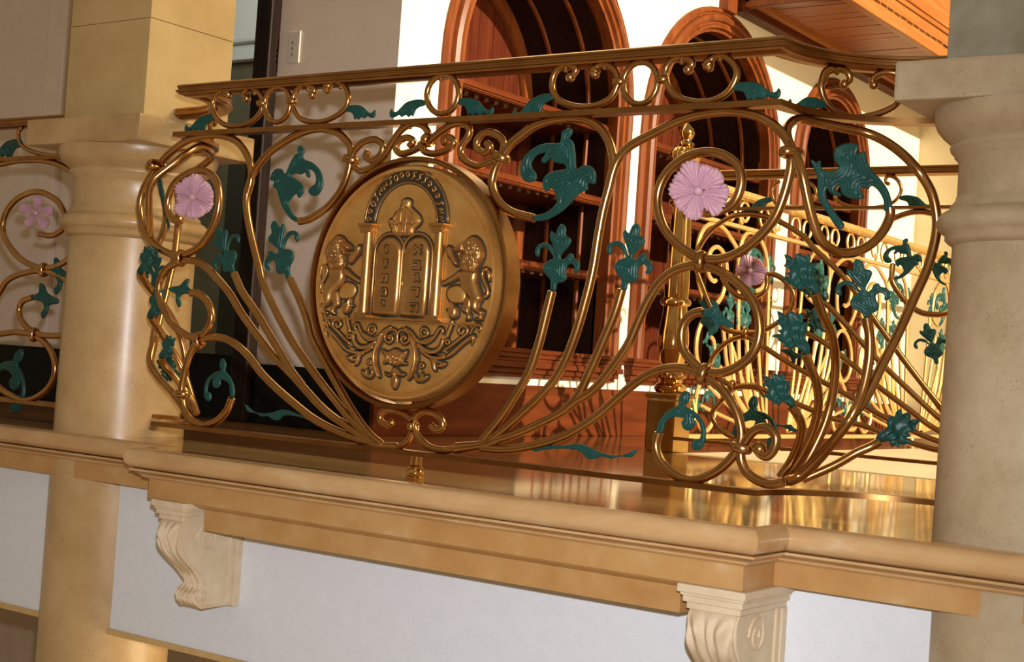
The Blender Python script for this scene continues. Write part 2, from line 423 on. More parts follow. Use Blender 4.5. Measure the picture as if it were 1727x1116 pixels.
# ------------------------------------------------------------------ stone columns
def column(cx, cy, mst, mpier, label, joints, corner=0):
    t = thing('stone_column', label, 'column', (cx, cy, -2.8), 'engaged columns carrying the wall above the balcony')
    R = .179
    P = []
    P.append(lathe('shaft', [(R*1.01, -.008), (R*.995, .3), (R*.985, .545)], cx, cy, mst, seg=64))
    P.append(lathe('lower_shaft', [(R*1.02, -2.8), (R*1.015, -1.2), (R*1.01, -.011)], cx, cy, mst, seg=64))
    pr = [(R*.985, .545), (R+.006, .550), (R+.012, .556), (R+.012, .565), (R+.020, .570), (R+.027, .578), (R+.029, .588), (R+.026, .598),
          (R+.018, .606), (R+.010, .610), (R+.006, .613), (R+.006, .619), (R-.002, .628), (R-.006, .640), (R-.006, .700), (R-.002, .710),
          (R+.003, .714), (R+.003, .719), (R+.010, .724), (R+.012, .731), (R+.008, .737), (R+.014, .742), (R+.026, .752), (R+.037, .765), (R+.043, .780), (R+.045, .792), (R+.045, .797)]
    P.append(lathe('capital', pr, cx, cy, mst, seg=64, smooth=60))
    a = .241
    P.append(box('abacus', cx-a, cx+a, 2.568, 2.995, .797, .871, mst, bev=.007))
    p = .170; z = .871
    for j in joints+[3.2]:
        o = box('pier_block', cx-p, cx+p, 2.64, 2.95, z+.0006, j-.0006, mpier, bev=.0025); P.append(o); z = j
    for q in P:
        q.location = (-cx, -cy, 2.8); q.parent = t
    return t
XLc, XRc, YCc = -3.309, -.751, 2.78
column(XLc, YCc, m_stone, m_pier, 'tan polished stone column left of the brass bay railing, its square pier above in pale cut blocks', [1.148, 1.6])
column(XRc, YCc, m_stoneR, m_pierR, 'greyish stone column at the right end of the ledge, under a mottled plaster pier', [1.6])

# ------------------------------------------------------------------ ledge
NX0, NX1, NYF, NYS = -2.86, -1.135, 2.42, 2.555
lp = [(-6.5, NYS), (NX0, NYS), (NX0, NYF), (NX1, NYF), (NX1, NYS), (.45, NYS)]
def bull(depth, h, n=8):
    return [( -h/2+ (h/2)*math.cos(a), -h/2+(h/2)*math.sin(a)) for a in [math.pi/2-math.pi*i/n for i in range(n+1)]]
led = thing('stone_ledge', 'long honed tan marble ledge with rounded nosing under the brass railing', 'ledge', (-2, 2.6, 0))
def lsweep(name, prof, m, path=lp, sm=35):
    o = sweep(name, path, prof, m, smooth=sm); o.location = (2, -2.6, 0); o.parent = led; return o
lsweep('nosing', bull(.2, .052)+[(-.10, -.052), (-.10, 0)], m_ledge)
lsweep('ogee_moulding', [(-.012, -.052), (-.012, -.057), (-.020, -.059), (-.026, -.064), (-.034, -.067), (-.034, -.070), (-.040, -.0745), (-.10, -.0745), (-.10, -.052)], m_ledge)
lsweep('frieze_course', [(-.048, -.0745), (-.048, -.122), (-.115, -.122), (-.115, -.0745)], m_frieze)
mb = MB(); X0, X1 = -2.664, -1.311
pr = [(NYF+.062, -.122), (NYF+.062, -.126), (NYF+.075, -.134), (NYF+.085, -.137), (NYF+.085, -.187), (2.674, -.187), (2.674, -.122)]
k = len(pr)
v = [(X0+max(0, y-NYF-.062)*.8*(y < 2.6), y, z) for y, z in pr] + [(X1-max(0, y-NYF-.062)*.8*(y < 2.6), y, z) for y, z in pr]
f = [tuple(range(k)), tuple(range(2*k-1, k-1, -1))] + [(j, j+k, (j+1) % k+k, (j+1) % k) for j in range(k)]
o = mesh('lower_band', v, f, m_frieze); o.location = (2, -2.6, 0); o.parent = led
mb = MB(); mb.box(-6.5, .45, NYS+.03, 2.78, -.05, -.0005).box(NX0+.03, NX1-.03, NYF+.03, 2.6, -.05, -.0005)
top = MB()
poly = [(-6.5, 2.781), (-6.5, NYS+.026), (NX0+.026, NYS+.026), (NX0+.026, NYF+.026), (NX1-.026, NYF+.026), (NX1-.026, NYS+.026), (.45, NYS+.026), (.45, 2.781)]
v = [(x, y, .0003) for x, y in poly]+[(x, y, -.05) for x, y in poly]; n = len(poly)
f = [tuple(range(n)), tuple(range(2*n-1, n-1, -1))]+[(i, (i+1) % n, (i+1) % n+n, i+n) for i in range(n)]
o = mesh('polished_top', v, f, m_top); o.location = (2, -2.6, 0); o.parent = led

# ------------------------------------------------------------------ corbels
def corbel(x0, x1, label):
    zt, zb, yw = -.1225, -.392, 2.675
    t = thing('stone_corbel', label, 'corbel', ((x0+x1)/2, yw, zb), 'carved corbels under the ledge')
    P = []
    # S-shaped scroll: front profile (y,z) from top to bottom
    prof = [(2.478, -.166), (2.462, -.180), (2.455, -.200), (2.458, -.222), (2.470, -.245), (2.492, -.268), (2.516, -.288), (2.536, -.306),
            (2.548, -.322), (2.552, -.333), (2.546, -.342), (2.536, -.350), (2.531, -.362), (2.535, -.375), (2.548, -.385), (2.566, -.388), (2.60, -.386)]
    pp = [(q.x, q.y) for q in spline([(a, b, 0) for a, b in prof], 4)]
    W = 30; v = []; f = []; n = len(pp)
    for i, (y, z) in enumerate(pp):
        a = Vector(pp[max(0, i-1)]); b = Vector(pp[min(n-1, i+1)]); d = (b-a).normalized(); nr = Vector((d.y, -d.x))
        u = i/(n-1)
        fade = min(1, u*7)*min(1, (1-u)*4)
        for j in range(W+1):
            s = j/W*2-1
            x = (x0+x1)/2-.001+s*((x1-x0)/2-.005)*(1-.08*math.sin(u*math.pi))
            phase = 9.5*s*(1+.9*u) + 1.4*math.sin(5*u)*(1 if s > 0 else -1)
            h = .0062*fade*math.cos(phase)-.010*fade*max(0, abs(s)-.72)/.28 + .004*fade*math.cos(s*1.5)
            h += .0035*fade*math.cos(u*34+abs(s)*5)*(abs(s) > .25)*(u < .62)
            v.append((x, y-nr.x*0+(-abs(nr.x)*h if True else 0), z+(-nr.y*h*.4)))
    for i in range(n-1):
        for j in range(W): a = i*(W+1)+j; f.append((a, a+1, a+W+2, a+W+1))
    base = len(v)
    for i, (y, z) in enumerate(pp):
        v.append((x0+.004, yw-.02, z)); v.append((x1-.006, yw-.02, z))
    for i in range(n-1):
        f.append((i*(W+1), (i+1)*(W+1), base+2*i+2, base+2*i)); f.append((i*(W+1)+W, base+2*i+1, base+2*i+3, (i+1)*(W+1)+W))
    P.append(mesh('carved_scroll', v, f, m_corbel, smooth=55))
    P.append(tube('side_bead', [(x1-.0055, a+.010, b+.002) for a, b in prof], .0032, m_corbel, sides=7))
    # cap mouldings
    for k, (g, za, zb_) in enumerate([(.016, zt, zt-.016), (.011, zt-.016, zt-.022), (.007, zt-.022, zt-.034), (.001, zt-.034, zt-.047)]):
        P.append(box('cap_moulding', x0-g, x1+g, 2.468-g, yw, zb_, za, m_corbel, bev=.0025))
    P.append(box('back_plate', x0-.004, x1+.003, 2.652, yw, zb, zt-.047, m_corbel, bev=.003))
    P.append(box('back_fillet', x0-.001, x1-.001, 2.634, 2.652, zb+.010, zt-.047, m_corbel, bev=.002))
    for cyy, czz, rr, tn in ((2.560, -.215, .036, 1.6), (2.556, -.362, .020, 1.8)):
        for xx in (x0+.004, x1-.006):
            sp = []
            for i in range(26):
                a = i/25*tn*2*math.pi; r = rr*(1-.82*i/25)
                sp.append((xx, cyy-r*math.cos(a), czz+r*math.sin(a)*1.15))
            P.append(tube('side_volute', sp, .0030, m_corbel, sides=7, sm=0))
    for q in P: q.location = (-(x0+x1)/2, -yw, -zb); q.parent = t
    return t
corbel(-2.765, -2.68, 'carved cream stone scroll corbel under the left end of the ledge')
corbel(-1.295, -1.185, 'carved cream stone scroll corbel under the right end of the ledge')

# ------------------------------------------------------------------ light switch
c = atX(0, 0, 1) if False else at(497, 80, YC)
sw = thing('switch_plate', 'tall almond light switch plate on the mauve wall above the railing', 'switch plate', (c.x, YC, c.z-.058))
o = box('cover_plate', -.029, .029, -.006, 0, 0, .116, m_plate, sw, .003)
for i in range(3): box('toggle', -.003, .003, -.012, -.006, .028+.021*i, .036+.021*i, m_bulb, sw)

# ------------------------------------------------------------------ arched bookcases
def arch_sweep(name, path, prof, m, parent, x0, smooth=30):
    """path in (y,z), arch going over the top from low y to high y; prof (outward offset, x)"""
    n = len(path); k = len(prof); v = []; f = []
    for i in range(n):
        a = Vector(path[max(0, i-1)]); b = Vector(path[min(n-1, i+1)]); d = (b-a).normalized()
        nr = Vector((-d.y, d.x))
        for o, x in prof: v.append((x0+x, path[i][0]+nr.x*o, path[i][1]+nr.y*o))
    for i in range(n-1):
        for j in range(k): f.append((i*k+j, i*k+(j+1) % k, (i+1)*k+(j+1) % k, (i+1)*k+j))
    f.append(tuple(range(k))); f.append(tuple((n-1)*k+j for j in range(k-1, -1, -1)))
    return mesh(name, v, f, m, parent, smooth)
def arc(y0, y1, zs, inset, zb, n=28):
    c = (y0+y1)/2; r = (y1-y0)/2-inset
    return [(c-r, zb), (c-r, (zb+zs)/2)] + [(c-r*math.cos(math.pi*i/n), zs+r*math.sin(math.pi*i/n)) for i in range(n+1)] + [(c+r, (zb+zs)/2), (c+r, zb)]
def bookcase(y0, y1, zs, shelves, label):
    yc = (y0+y1)/2; t = thing('arched_bookcase', label, 'bookcase', (XW, yc, .225), 'arched wooden bookcases along the cream wall')
    P = []; D = .45; fr = .115
    P.append(arch_sweep('arch_frame', arc(y0, y1, zs, 0, .30),
        [(0, -.05), (0, .012), (-.010, .022), (-.022, .024), (-.026, .016), (-.034, .016), (-.040, .034), (-.056, .042), (-.066, .034), (-.070, .022), (-.080, .022), (-.086, .030), (-.098, .030), (-.104, .014), (-fr, .010), (-fr, -.05)], m_wood, None, XW))
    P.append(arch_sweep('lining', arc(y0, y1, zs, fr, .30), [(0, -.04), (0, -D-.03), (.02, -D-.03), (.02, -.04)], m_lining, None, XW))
    for dx in (-.13, -.30):
        P.append(arch_sweep('arch_rib', arc(y0, y1, zs, fr, .30), [(0, dx), (-.010, dx-.004), (-.010, dx-.016), (0, dx-.02)], m_wood, None, XW))
    P.append(arch_sweep('back_arch', arc(y0, y1, zs, fr, .30), [(0, -D+.025), (-.055, -D+.025), (-.062, -D+.01), (-.062, -D), (0, -D)], m_wood, None, XW))
    c = yc; r = (y1-y0)/2-fr; n = int(round(2*r/.098))
    for i in range(n):
        a = c-r+2*r*i/n+.0015; b = c-r+2*r*(i+1)/n-.0015
        top = []
        for q in range(5):
            y = a+(b-a)*q/4; top.append((y, zs+math.sqrt(max(0, r*r-(y-c)**2))))
        v = []; 
        for x in (XW-D, XW-D-.015):
            v += [(x, a, .30), (x, b, .30)] + [(x, y, z) for y, z in reversed(top)]
        k = 7
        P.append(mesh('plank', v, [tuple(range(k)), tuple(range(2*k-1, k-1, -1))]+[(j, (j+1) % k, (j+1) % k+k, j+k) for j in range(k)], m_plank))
    kids = {}
    for z in shelves:
        hw = r if z < zs else math.sqrt(max(.01, r*r-(z+.03-zs)**2))
        sh = box('shelf', XW-D, XW-.05, c-hw, c+hw, z+.008, z+.028, m_plank, bev=.002)
        P.append(sh)
        ed = MB(); 
        for j, (x, z0, z1) in enumerate([(.004, .030, .040), (.012, .016, .030), (.006, .008, .016), (.001, .004, .008)]):
            ed.box(XW-.07, XW-.045+x, c-hw, c+hw, z+z0, z+z1)
        e = ed.build('edge_moulding', m_woodh); kids.setdefault(sh, []).append(e)
        ns = 16
        for j in range(ns):
            y = c-hw+.06+(2*hw-.12)*j/(ns-1)
            kids[sh].append(MB().box(XW-.125, XW-.110, y-.012, y+.012, z-.001, z+.0085).build('stud', m_stud))
    # plinth with bracket ends
    ya, yb = y0-.015, y1+.015
    for x, z0, z1, g in ((.055, .318, .335, 0), (.047, .300, .318, .006), (.038, .285, .300, .012), (.045, .262, .285, .008), (.030, .240, .262, .02), (.020, .225, .240, .032)):
        P.append(box('plinth_moulding', XW-.04, XW+x, ya+g, yb-g, z0, z1, m_woodh, bev=.003))
    for q in P: q.location = (-XW, -yc, -.225); q.parent = t
    for p, ks in kids.items():
        for e in ks: e.parent = p
    return t
bookcase(*ARCH[0], [.64, .955, 1.262], 'dark red wooden arched bookcase nearest the wall corner, behind the medallion')
bookcase(*ARCH[1], [.64, .955, 1.262], 'red wooden arched bookcase in the middle, behind the gold newel post')
bookcase(*ARCH[2], [.64, .955, 1.262], 'narrow farthest arched wooden bookcase beside the cream end wall')

# ------------------------------------------------------------------ newel post
NXp, NYp = -2.52, 4.57
nt_ = thing('newel_post', 'tall turned gold brass newel post with ribbed ball finial, in front of the bookcases', 'newel post', (NXp, NYp, 0))
P = [box('base_block', NXp-.058, NXp+.058, NYp-.058, NYp+.058, 0, .185, m_gold, bev=.006),
     box('base_cap', NXp-.064, NXp+.064, NYp-.064, NYp+.064, .186, .208, m_gold, bev=.006),
     lathe('turned_shaft', [(.030, .207), (.050, .209), (.058, .220), (.058, .232), (.048, .240), (.038, .246), (.040, .256), (.052, .262), (.052, .270), (.042, .276),
        (.036, .290), (.044, .320), (.053, .350), (.056, .385), (.054, .42), (.048, .46), (.043, .50), (.042, .515), (.052, .520), (.055, .530), (.052, .540), (.043, .546),
        (.044, .60), (.041, .70), (.037, .80), (.034, .87), (.044, .876), (.047, .888), (.044, .90), (.034, .906), (.030, .93), (.028, .955)], NXp, NYp, m_gold, seg=36),
     lathe('ribbed_ball', [(.020, .954), (.040, .958), (.042, .968), (.030, .976), (.024, .995), (.036, 1.003), (.040, 1.012), (.030, 1.02), (.042, 1.032), (.050, 1.048), (.050, 1.064), (.042, 1.078), (.028, 1.086), (.024, 1.09)], NXp, NYp, m_gold, seg=72, gad=(1.025, 1.084, 12, .13)),
     lathe('finial', [(.024, 1.09), (.030, 1.094), (.028, 1.101), (.018, 1.106), (.017, 1.112), (.025, 1.124), (.028, 1.137), (.023, 1.152), (.012, 1.165), (.004, 1.172)], NXp, NYp, m_gold, seg=28)]
for q in P: q.location = (-NXp, -NYp, 0); q.parent = nt_

# ================================================================== metalwork library
def poly_area(p): return .5*sum(p[i][0]*p[(i+1) % len(p)][1]-p[(i+1) % len(p)][0]*p[i][1] for i in range(len(p)))
def inflate(out2d, H, w, grid=None, groove=0, lam=.006, back=True, sm=3, skirt=0, radial=0, noise=0, hair=0, bend=0):
    """closed outline (u,v) in metres -> cushion-like cast shape with its own thickness; returns v (u,v,h), f, n_skirt_start"""
    P = [Vector((a, b, 0)) for a, b in out2d]
    if sm: # closed spline
        n = len(P); Q = []
        for i in range(n):
            p0, p1, p2, p3 = P[i-1], P[i], P[(i+1) % n], P[(i+2) % n]
            for k in range(sm):
                t = k/sm; Q.append(.5*((2*p1)+(p2-p0)*t+(2*p0-5*p1+4*p2-p3)*t*t+(3*p1-p0-3*p2+p3)*t**3))
        P = Q
    O = np.array([(p.x, p.y) for p in P]); keep = [0]
    for i in range(1, len(O)):
        if np.hypot(*(O[i]-O[keep[-1]])) > 2e-4: keep.append(i)
    O = O[keep]
    if np.hypot(*(O[0]-O[-1])) < 2e-4: O = O[:-1]
    n = len(O); mn, mx = O.min(0), O.max(0)
    grid = grid or max((mx-mn).max()/60, .0015)
    gx, gy = np.meshgrid(np.arange(mn[0], mx[0], grid), np.arange(mn[1], mx[1], grid))
    gx = gx+ (np.arange(gx.shape[0]) % 2)[:, None]*grid/2
    G = np.stack([gx.ravel(), gy.ravel()], 1)
    A = O; B = np.roll(O, -1, 0)
    def sd(Pn):
        d = np.full(len(Pn), 1e9); ins = np.zeros(len(Pn), bool)
        for a, b in zip(A, B):
            ab = b-a; t = np.clip(((Pn-a)@ab)/max(1e-12, ab@ab), 0, 1)
            d = np.minimum(d, np.hypot(*(Pn-a-t[:, None]*ab).T))
            c = (a[1] > Pn[:, 1]) != (b[1] > Pn[:, 1])
            with np.errstate(divide='ignore', invalid='ignore'):
                xi = (b[0]-a[0])*(Pn[:, 1]-a[1])/(b[1]-a[1])+a[0]
            ins ^= c & (Pn[:, 0] < xi)
        return d, ins
    d, ins = sd(G); sel = ins & (d > grid*.45); G = G[sel]; d = d[sel]
    vs = [Vector((float(a), float(b))) for a, b in np.concatenate([O, G])]
    r = delaunay_2d_cdt(vs, [(i, (i+1) % n) for i in range(n)], [], 1, 1e-7)
    V2, _, FC = r[0], r[1], r[2]
    Pn = np.array([(p.x, p.y) for p in V2]); d, _ = sd(Pn); rim = d < 1e-5
    h = H*np.sqrt(np.clip(1-(1-np.clip(d/w, 0, 1))**2, 0, 1))
    if groove: h = h*(1-groove*(.5+.5*np.cos(2*np.pi*d/lam))*(d > lam*.3))
    if radial:      # veins fanning out from the leaf root (the origin)
        an = np.arctan2(Pn[:, 0], Pn[:, 1]); rr_ = np.hypot(Pn[:, 0], Pn[:, 1])
        h = h*(1-.42*(.5+.5*np.cos(an*radial+2.2*np.sin(rr_*70)))*np.clip(rr_/.02, 0, 1))+.0035*np.sin(rr_*165+an*2.2)*(d > .002)
    if hair:
        h = h*(1-.0)+hair*H*np.sin(Pn[:, 0]*1500+np.sin(Pn[:, 1]*300)*3)*np.sin(Pn[:, 1]*420+Pn[:, 0]*260)*(d > w*.25)
    if noise: h = h+noise*H*np.sin(Pn[:, 0]*260+1)*np.sin(Pn[:, 1]*240+2)*(~rim)
    bd = bend*((Pn[:, 1]-mn[1])/(mx[1]-mn[1]+1e-9))**2*(mx[1]-mn[1])
    v = [(Pn[i, 0], Pn[i, 1], float(h[i]+bd[i]+(0.0008 if rim[i] else 0))) for i in range(len(Pn))]
    f = [tuple(q) for q in FC]; m = len(v)
    if back:
        v += [(Pn[i, 0], Pn[i, 1], float(-h[i]*.55+bd[i]-(0.0008 if rim[i] else 0))) for i in range(len(Pn))]
        f += [tuple(reversed([x+m for x in q])) for q in FC]
    else:
        v += [(Pn[i, 0], Pn[i, 1], -.001) for i in range(len(Pn))]
        f += [tuple(reversed([x+m for x in q])) for q in FC]
    # rim edges
    cnt = {}
    for q in FC:
        for a, b in zip(q, q[1:]+q[:1]): cnt[(a, b)] = 1
    rimE = [(a, b) for (a, b) in cnt if (b, a) not in cnt]
    f += [(b, a, a+m, b+m) for a, b in rimE]
    sk = len(f)
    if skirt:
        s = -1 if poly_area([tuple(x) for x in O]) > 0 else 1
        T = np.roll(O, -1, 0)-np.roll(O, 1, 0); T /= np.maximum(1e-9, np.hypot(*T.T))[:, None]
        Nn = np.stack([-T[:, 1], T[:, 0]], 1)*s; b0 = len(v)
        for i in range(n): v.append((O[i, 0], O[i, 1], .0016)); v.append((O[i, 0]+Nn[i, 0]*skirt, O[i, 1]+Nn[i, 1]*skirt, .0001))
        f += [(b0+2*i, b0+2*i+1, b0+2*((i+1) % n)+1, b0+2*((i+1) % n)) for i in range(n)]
    return v, f, sk
LEAFMESH = {}
def leaf_mesh(kind, outline, mt, **kw):
    v, f, sk = inflate(outline, **kw)
    me = bpy.data.meshes.new('leaf_'+kind); me.from_pydata(v, [], f); me.update()
    bm = bmesh.new(); bm.from_mesh(me); bmesh.ops.recalc_face_normals(bm, faces=bm.faces); bm.to_mesh(me); bm.free()
    me.materials.append(mt); me.polygons.foreach_set('use_smooth', [True]*len(me.polygons))
    return me
def plane2(pts, Y):   # traced outline -> real size on the plane y=Y
    return [((q := at(x, y, Y)).x, q.z) for x, y in pts]
def wing2(pts):       # the same on the curved wing, unrolled along its arc
    out = []
    for x, y in pts:
        q = onwing(x, y); s = 0; best = (1e9, 0)
        for (x0, y0), (x1, y1) in zip(WING, WING[1:]):
            L = math.hypot(x1-x0, y1-y0); t = max(0, min(1, ((q.x-x0)*(x1-x0)+(q.y-y0)*(y1-y0))/L/L))
            dd = math.hypot(q.x-x0-t*(x1-x0), q.y-y0-t*(y1-y0))
            if dd < best[0]: best = (dd, s+t*L)
            s += L
        out.append((best[1], q.z))
    return out
def local(out, base):
    bx, by = base; return [(a-bx, b-by) for a, b in out]
LEAF = {}   # kind -> (mesh, tip vector)
def defleaf(kind, out2d, base, tip, mt=None, **kw):
    o = local(out2d, base); a = dict(H=.0055, w=.010, groove=.5, lam=.0062, sm=3, grid=.0020); a.update(kw)
    LEAF[kind] = (leaf_mesh(kind, o, mt or m_green, **a), (tip[0]-base[0], tip[1]-base[1]))
def put_leaf(kind, base, tip, parent, name='leaf', N=(0, -1, 0), flip=False, mt=None, tilt=0, zs=1):
    """place a leaf with its root at base (3-D) and its tip at tip (3-D); N = facing direction"""
    me, tv = LEAF[kind]
    base = Vector(base); tip = Vector(tip); ax = tip-base; L = ax.length; Ll = math.hypot(*tv); s = L/Ll
    N = Vector(N).normalized(); ax.normalize(); N = (N-ax*N.dot(ax)).normalized()
    side = ax.cross(N)        # right-hand side as seen from in front
    # local frame of the leaf: axis a2, side s2
    a2 = Vector((tv[0]/Ll, tv[1]/Ll)); s2 = Vector((a2.y, -a2.x))
    if flip: side = -side
    X = (ax*a2.x+side*s2.x)*s; Yv = (ax*a2.y+side*s2.y)*s; Z = N*s*zs
    Mx = Matrix(((X.x, Yv.x, Z.x, base.x), (X.y, Yv.y, Z.y, base.y), (X.z, Yv.z, Z.z, base.z), (0, 0, 0, 1)))
    m2 = me
    if mt:
        key = me.name+mt.name
        if key not in LEAFMESH:
            m2 = me.copy(); m2.materials.clear(); m2.materials.append(mt); LEAFMESH[key] = m2
        m2 = LEAFMESH[key]
    o = bpy.data.objects.new(name, m2); COL.objects.link(o); o.matrix_world = Mx
    if parent is not None: 
        o.parent = parent; o.matrix_parent_inverse = Matrix.Translation(-parent.location)
    return o
A1 = (800, 180, 3.72)
flr = crop([(480,1150),(480,1100),(470,1075),(438,1035),(440,990),(470,962),(497,950),(482,915),(445,882),(415,892),(412,920),(402,942),(384,925),(385,890),(410,862),(450,852),(490,880),(508,930),(518,935),(495,870),(475,812),(486,782),(510,800),(525,760),(550,735),(576,760),(576,808),(602,826),(606,852),(580,890),(546,930),(546,958),(572,950),(592,925),(620,922),(626,948),(655,970),(662,1010),(642,1044),(620,1036),(630,1010),(610,985),(582,1000),(577,1040),(580,1072),(558,1098),(520,1108),(512,1150)], *A1)
q = plane2(flr, YF); defleaf('fleur', q, plane2([crop([(495,1145)], *A1)[0]], YF)[0], plane2([crop([(550,735)], *A1)[0]], YF)[0], H=.0065, lam=.006)
aca = crop([(370,685),(440,670),(500,625),(520,590),(500,528),(480,510),(455,532),(435,510),(430,460),(460,420),(520,400),(578,390),(562,360),(505,350),(478,325),(442,355),(420,335),(450,290),(400,300),(365,340),(360,380),(387,420),(387,460),(340,475),(300,450),(288,390),(310,320),(370,260),(450,230),(535,225),(550,160),(590,135),(615,145),(610,180),(595,200),(620,220),(635,300),(642,390),(690,365),(742,380),(764,430),(757,485),(715,480),(712,525),(670,535),(620,590),(560,650),(480,700),(430,715),(375,715)], *A1)
q = plane2(aca, YF); defleaf('acanthus', q, plane2(crop([(374,700)], *A1), YF)[0], plane2(crop([(590,135)], *A1), YF)[0], H=.0075, w=.014, lam=.0072)
A5 = (1300, 180, 3.72)
ac2 = crop([(710,652),(700,590),(660,530),(615,500),(590,520),(548,510),(560,550),(576,575),(540,585),(470,575),(430,545),(415,500),(390,520),(430,550),(420,570),(370,550),(345,520),(350,580),(400,660),(465,745),(440,775),(410,750),(350,660),(300,570),(290,450),(265,380),(250,330),(280,350),(300,340),(305,380),(340,410),(385,405),(402,375),(370,330),(375,270),(420,240),(480,235),(512,260),(502,300),(550,285),(562,330),(600,400),(660,450),(720,520),(755,600),(757,655)], *A5)
q = wing2(ac2); defleaf('side_acanthus', q, wing2(crop([(733,655)], *A5))[0], wing2(crop([(250,330)], *A5))[0], H=.0075, w=.014, lam=.0072)
A6 = (1100, 40, 3.454)
fz = crop([(470,382),(485,352),(520,342),(560,340),(620,350),(660,380),(690,405),(720,402),(735,383),(748,405),(735,440),(700,442),(670,430),(645,446),(615,435),(590,452),(572,440),(555,450),(540,410),(520,395),(495,390)], *A6)
q = plane2(fz, YF); defleaf('frieze', q, plane2(crop([(475,372)], *A6), YF)[0], plane2(crop([(738,388)], *A6), YF)[0], H=.005, w=.009, lam=.006)
A7 = (1300, 440, 2.79)
oak = crop([(150,440),(128,418),(112,412),(92,434),(82,415),(55,418),(62,400),(38,388),(30,372),(0,366),(28,350),(48,352),(28,332),(50,326),(36,305),(18,298),(34,275),(24,236),(55,248),(72,264),(80,238),(105,236),(118,254),(142,238),(154,262),(150,285),(184,292),(168,312),(176,332),(158,352),(172,380),(188,410),(182,448)], *A7)
q = plane2(oak, 2.54); defleaf('oak', q, plane2(crop([(165,444)], *A7), 2.54)[0], plane2(crop([(40,235)], *A7), 2.54)[0], H=.010, w=.012, groove=0, radial=15, noise=.12, sm=2)
A6b = (1080, 440, 2.9375)
cur = crop([(80,850),(95,790),(140,740),(190,712),(190,680),(215,645),(240,650),(242,690),(226,720),(270,745),(310,790),(326,850),(311,920),(275,940),(254,920),(265,885),(294,880),(300,840),(290,800),(268,778),(271,810),(245,840),(215,830),(204,800),(214,780),(172,772),(130,792),(110,852)], *A6b)
q = plane2(cur, YF); defleaf('curl', q, plane2(crop([(95,850)], *A6b), YF)[0], plane2(crop([(228,645)], *A6b), YF)[0], H=.006, w=.009)
bud = crop([(305,240),(350,235),(360,197),(386,215),(400,260),(460,310),(455,330),(400,320),(380,350),(345,370),(340,342),(368,320),(350,285),(305,262)], *A6b)
q = plane2(bud, YF); defleaf('bud', q, plane2(crop([(305,251)], *A6b), YF)[0], plane2(crop([(458,320)], *A6b), YF)[0], H=.006, w=.009)
A3 = (840, 440, 2.9375)
crp = crop([(170,930),(230,915),(320,915),(390,905),(440,915),(490,940),(560,960),(620,960),(690,930),(680,950),(660,972),(600,968),(560,980),(520,968),(480,980),(440,978),(415,950),(380,935),(300,930),(220,938),(180,945)], *A3)
q = plane2(crp, YF); defleaf('creeper', q, plane2(crop([(172,938)], *A3), YF)[0], plane2(crop([(690,930)], *A3), YF)[0], H=.006, w=.009)

# flower petals: fan-shaped, ribbed, scalloped
def petal_mesh(R, span, mt, ribs=6, cup=.26):
    v = []; f = []; nr, na = 9, 36
    for s in (1, -1):
        for i in range(nr+1):
            r = i/nr
            for j in range(na+1):
                u = j/na*2-1
                a = math.radians(span)*u*(.62+.38*r**.5)
                rr = R*(.10+.90*r)*(1-.30*abs(u)**3*r-.012*(1-math.cos(u*math.pi*ribs))*r)
                h = cup*R*(r**1.3*.55)-R*.34*r*(abs(u)**2.2)-R*.10*r**4 + .0026*math.cos(u*math.pi*ribs)*min(1, r*2.5)*(R/.056)
                h += s*.0014*(R/.056)
                v.append((rr*math.sin(a), rr*math.cos(a), h))
    n = (nr+1)*(na+1)
    for i in range(nr):
        for j in range(na):
            a = i*(na+1)+j; f.append((a, a+1, a+na+2, a+na+1)); f.append((n+a, n+a+na+1, n+a+na+2, n+a+1))
    for j in range(na):
        for i in (0, nr): a = i*(na+1)+j; f.append((a, a+1, n+a+1, n+a))
    for i in range(nr):
        for j in (0, na): a = i*(na+1)+j; f.append((a, a+na+1, n+a+na+1, n+a))
    me = bpy.data.meshes.new('petal'); me.from_pydata(v, [], f); me.update()
    bm = bmesh.new(); bm.from_mesh(me); bmesh.ops.recalc_face_normals(bm, faces=bm.faces); bm.to_mesh(me); bm.free()
    me.materials.append(mt); me.polygons.foreach_set('use_smooth', [True]*len(me.polygons)); return me
PETAL = petal_mesh(.057, 30, m_pink)
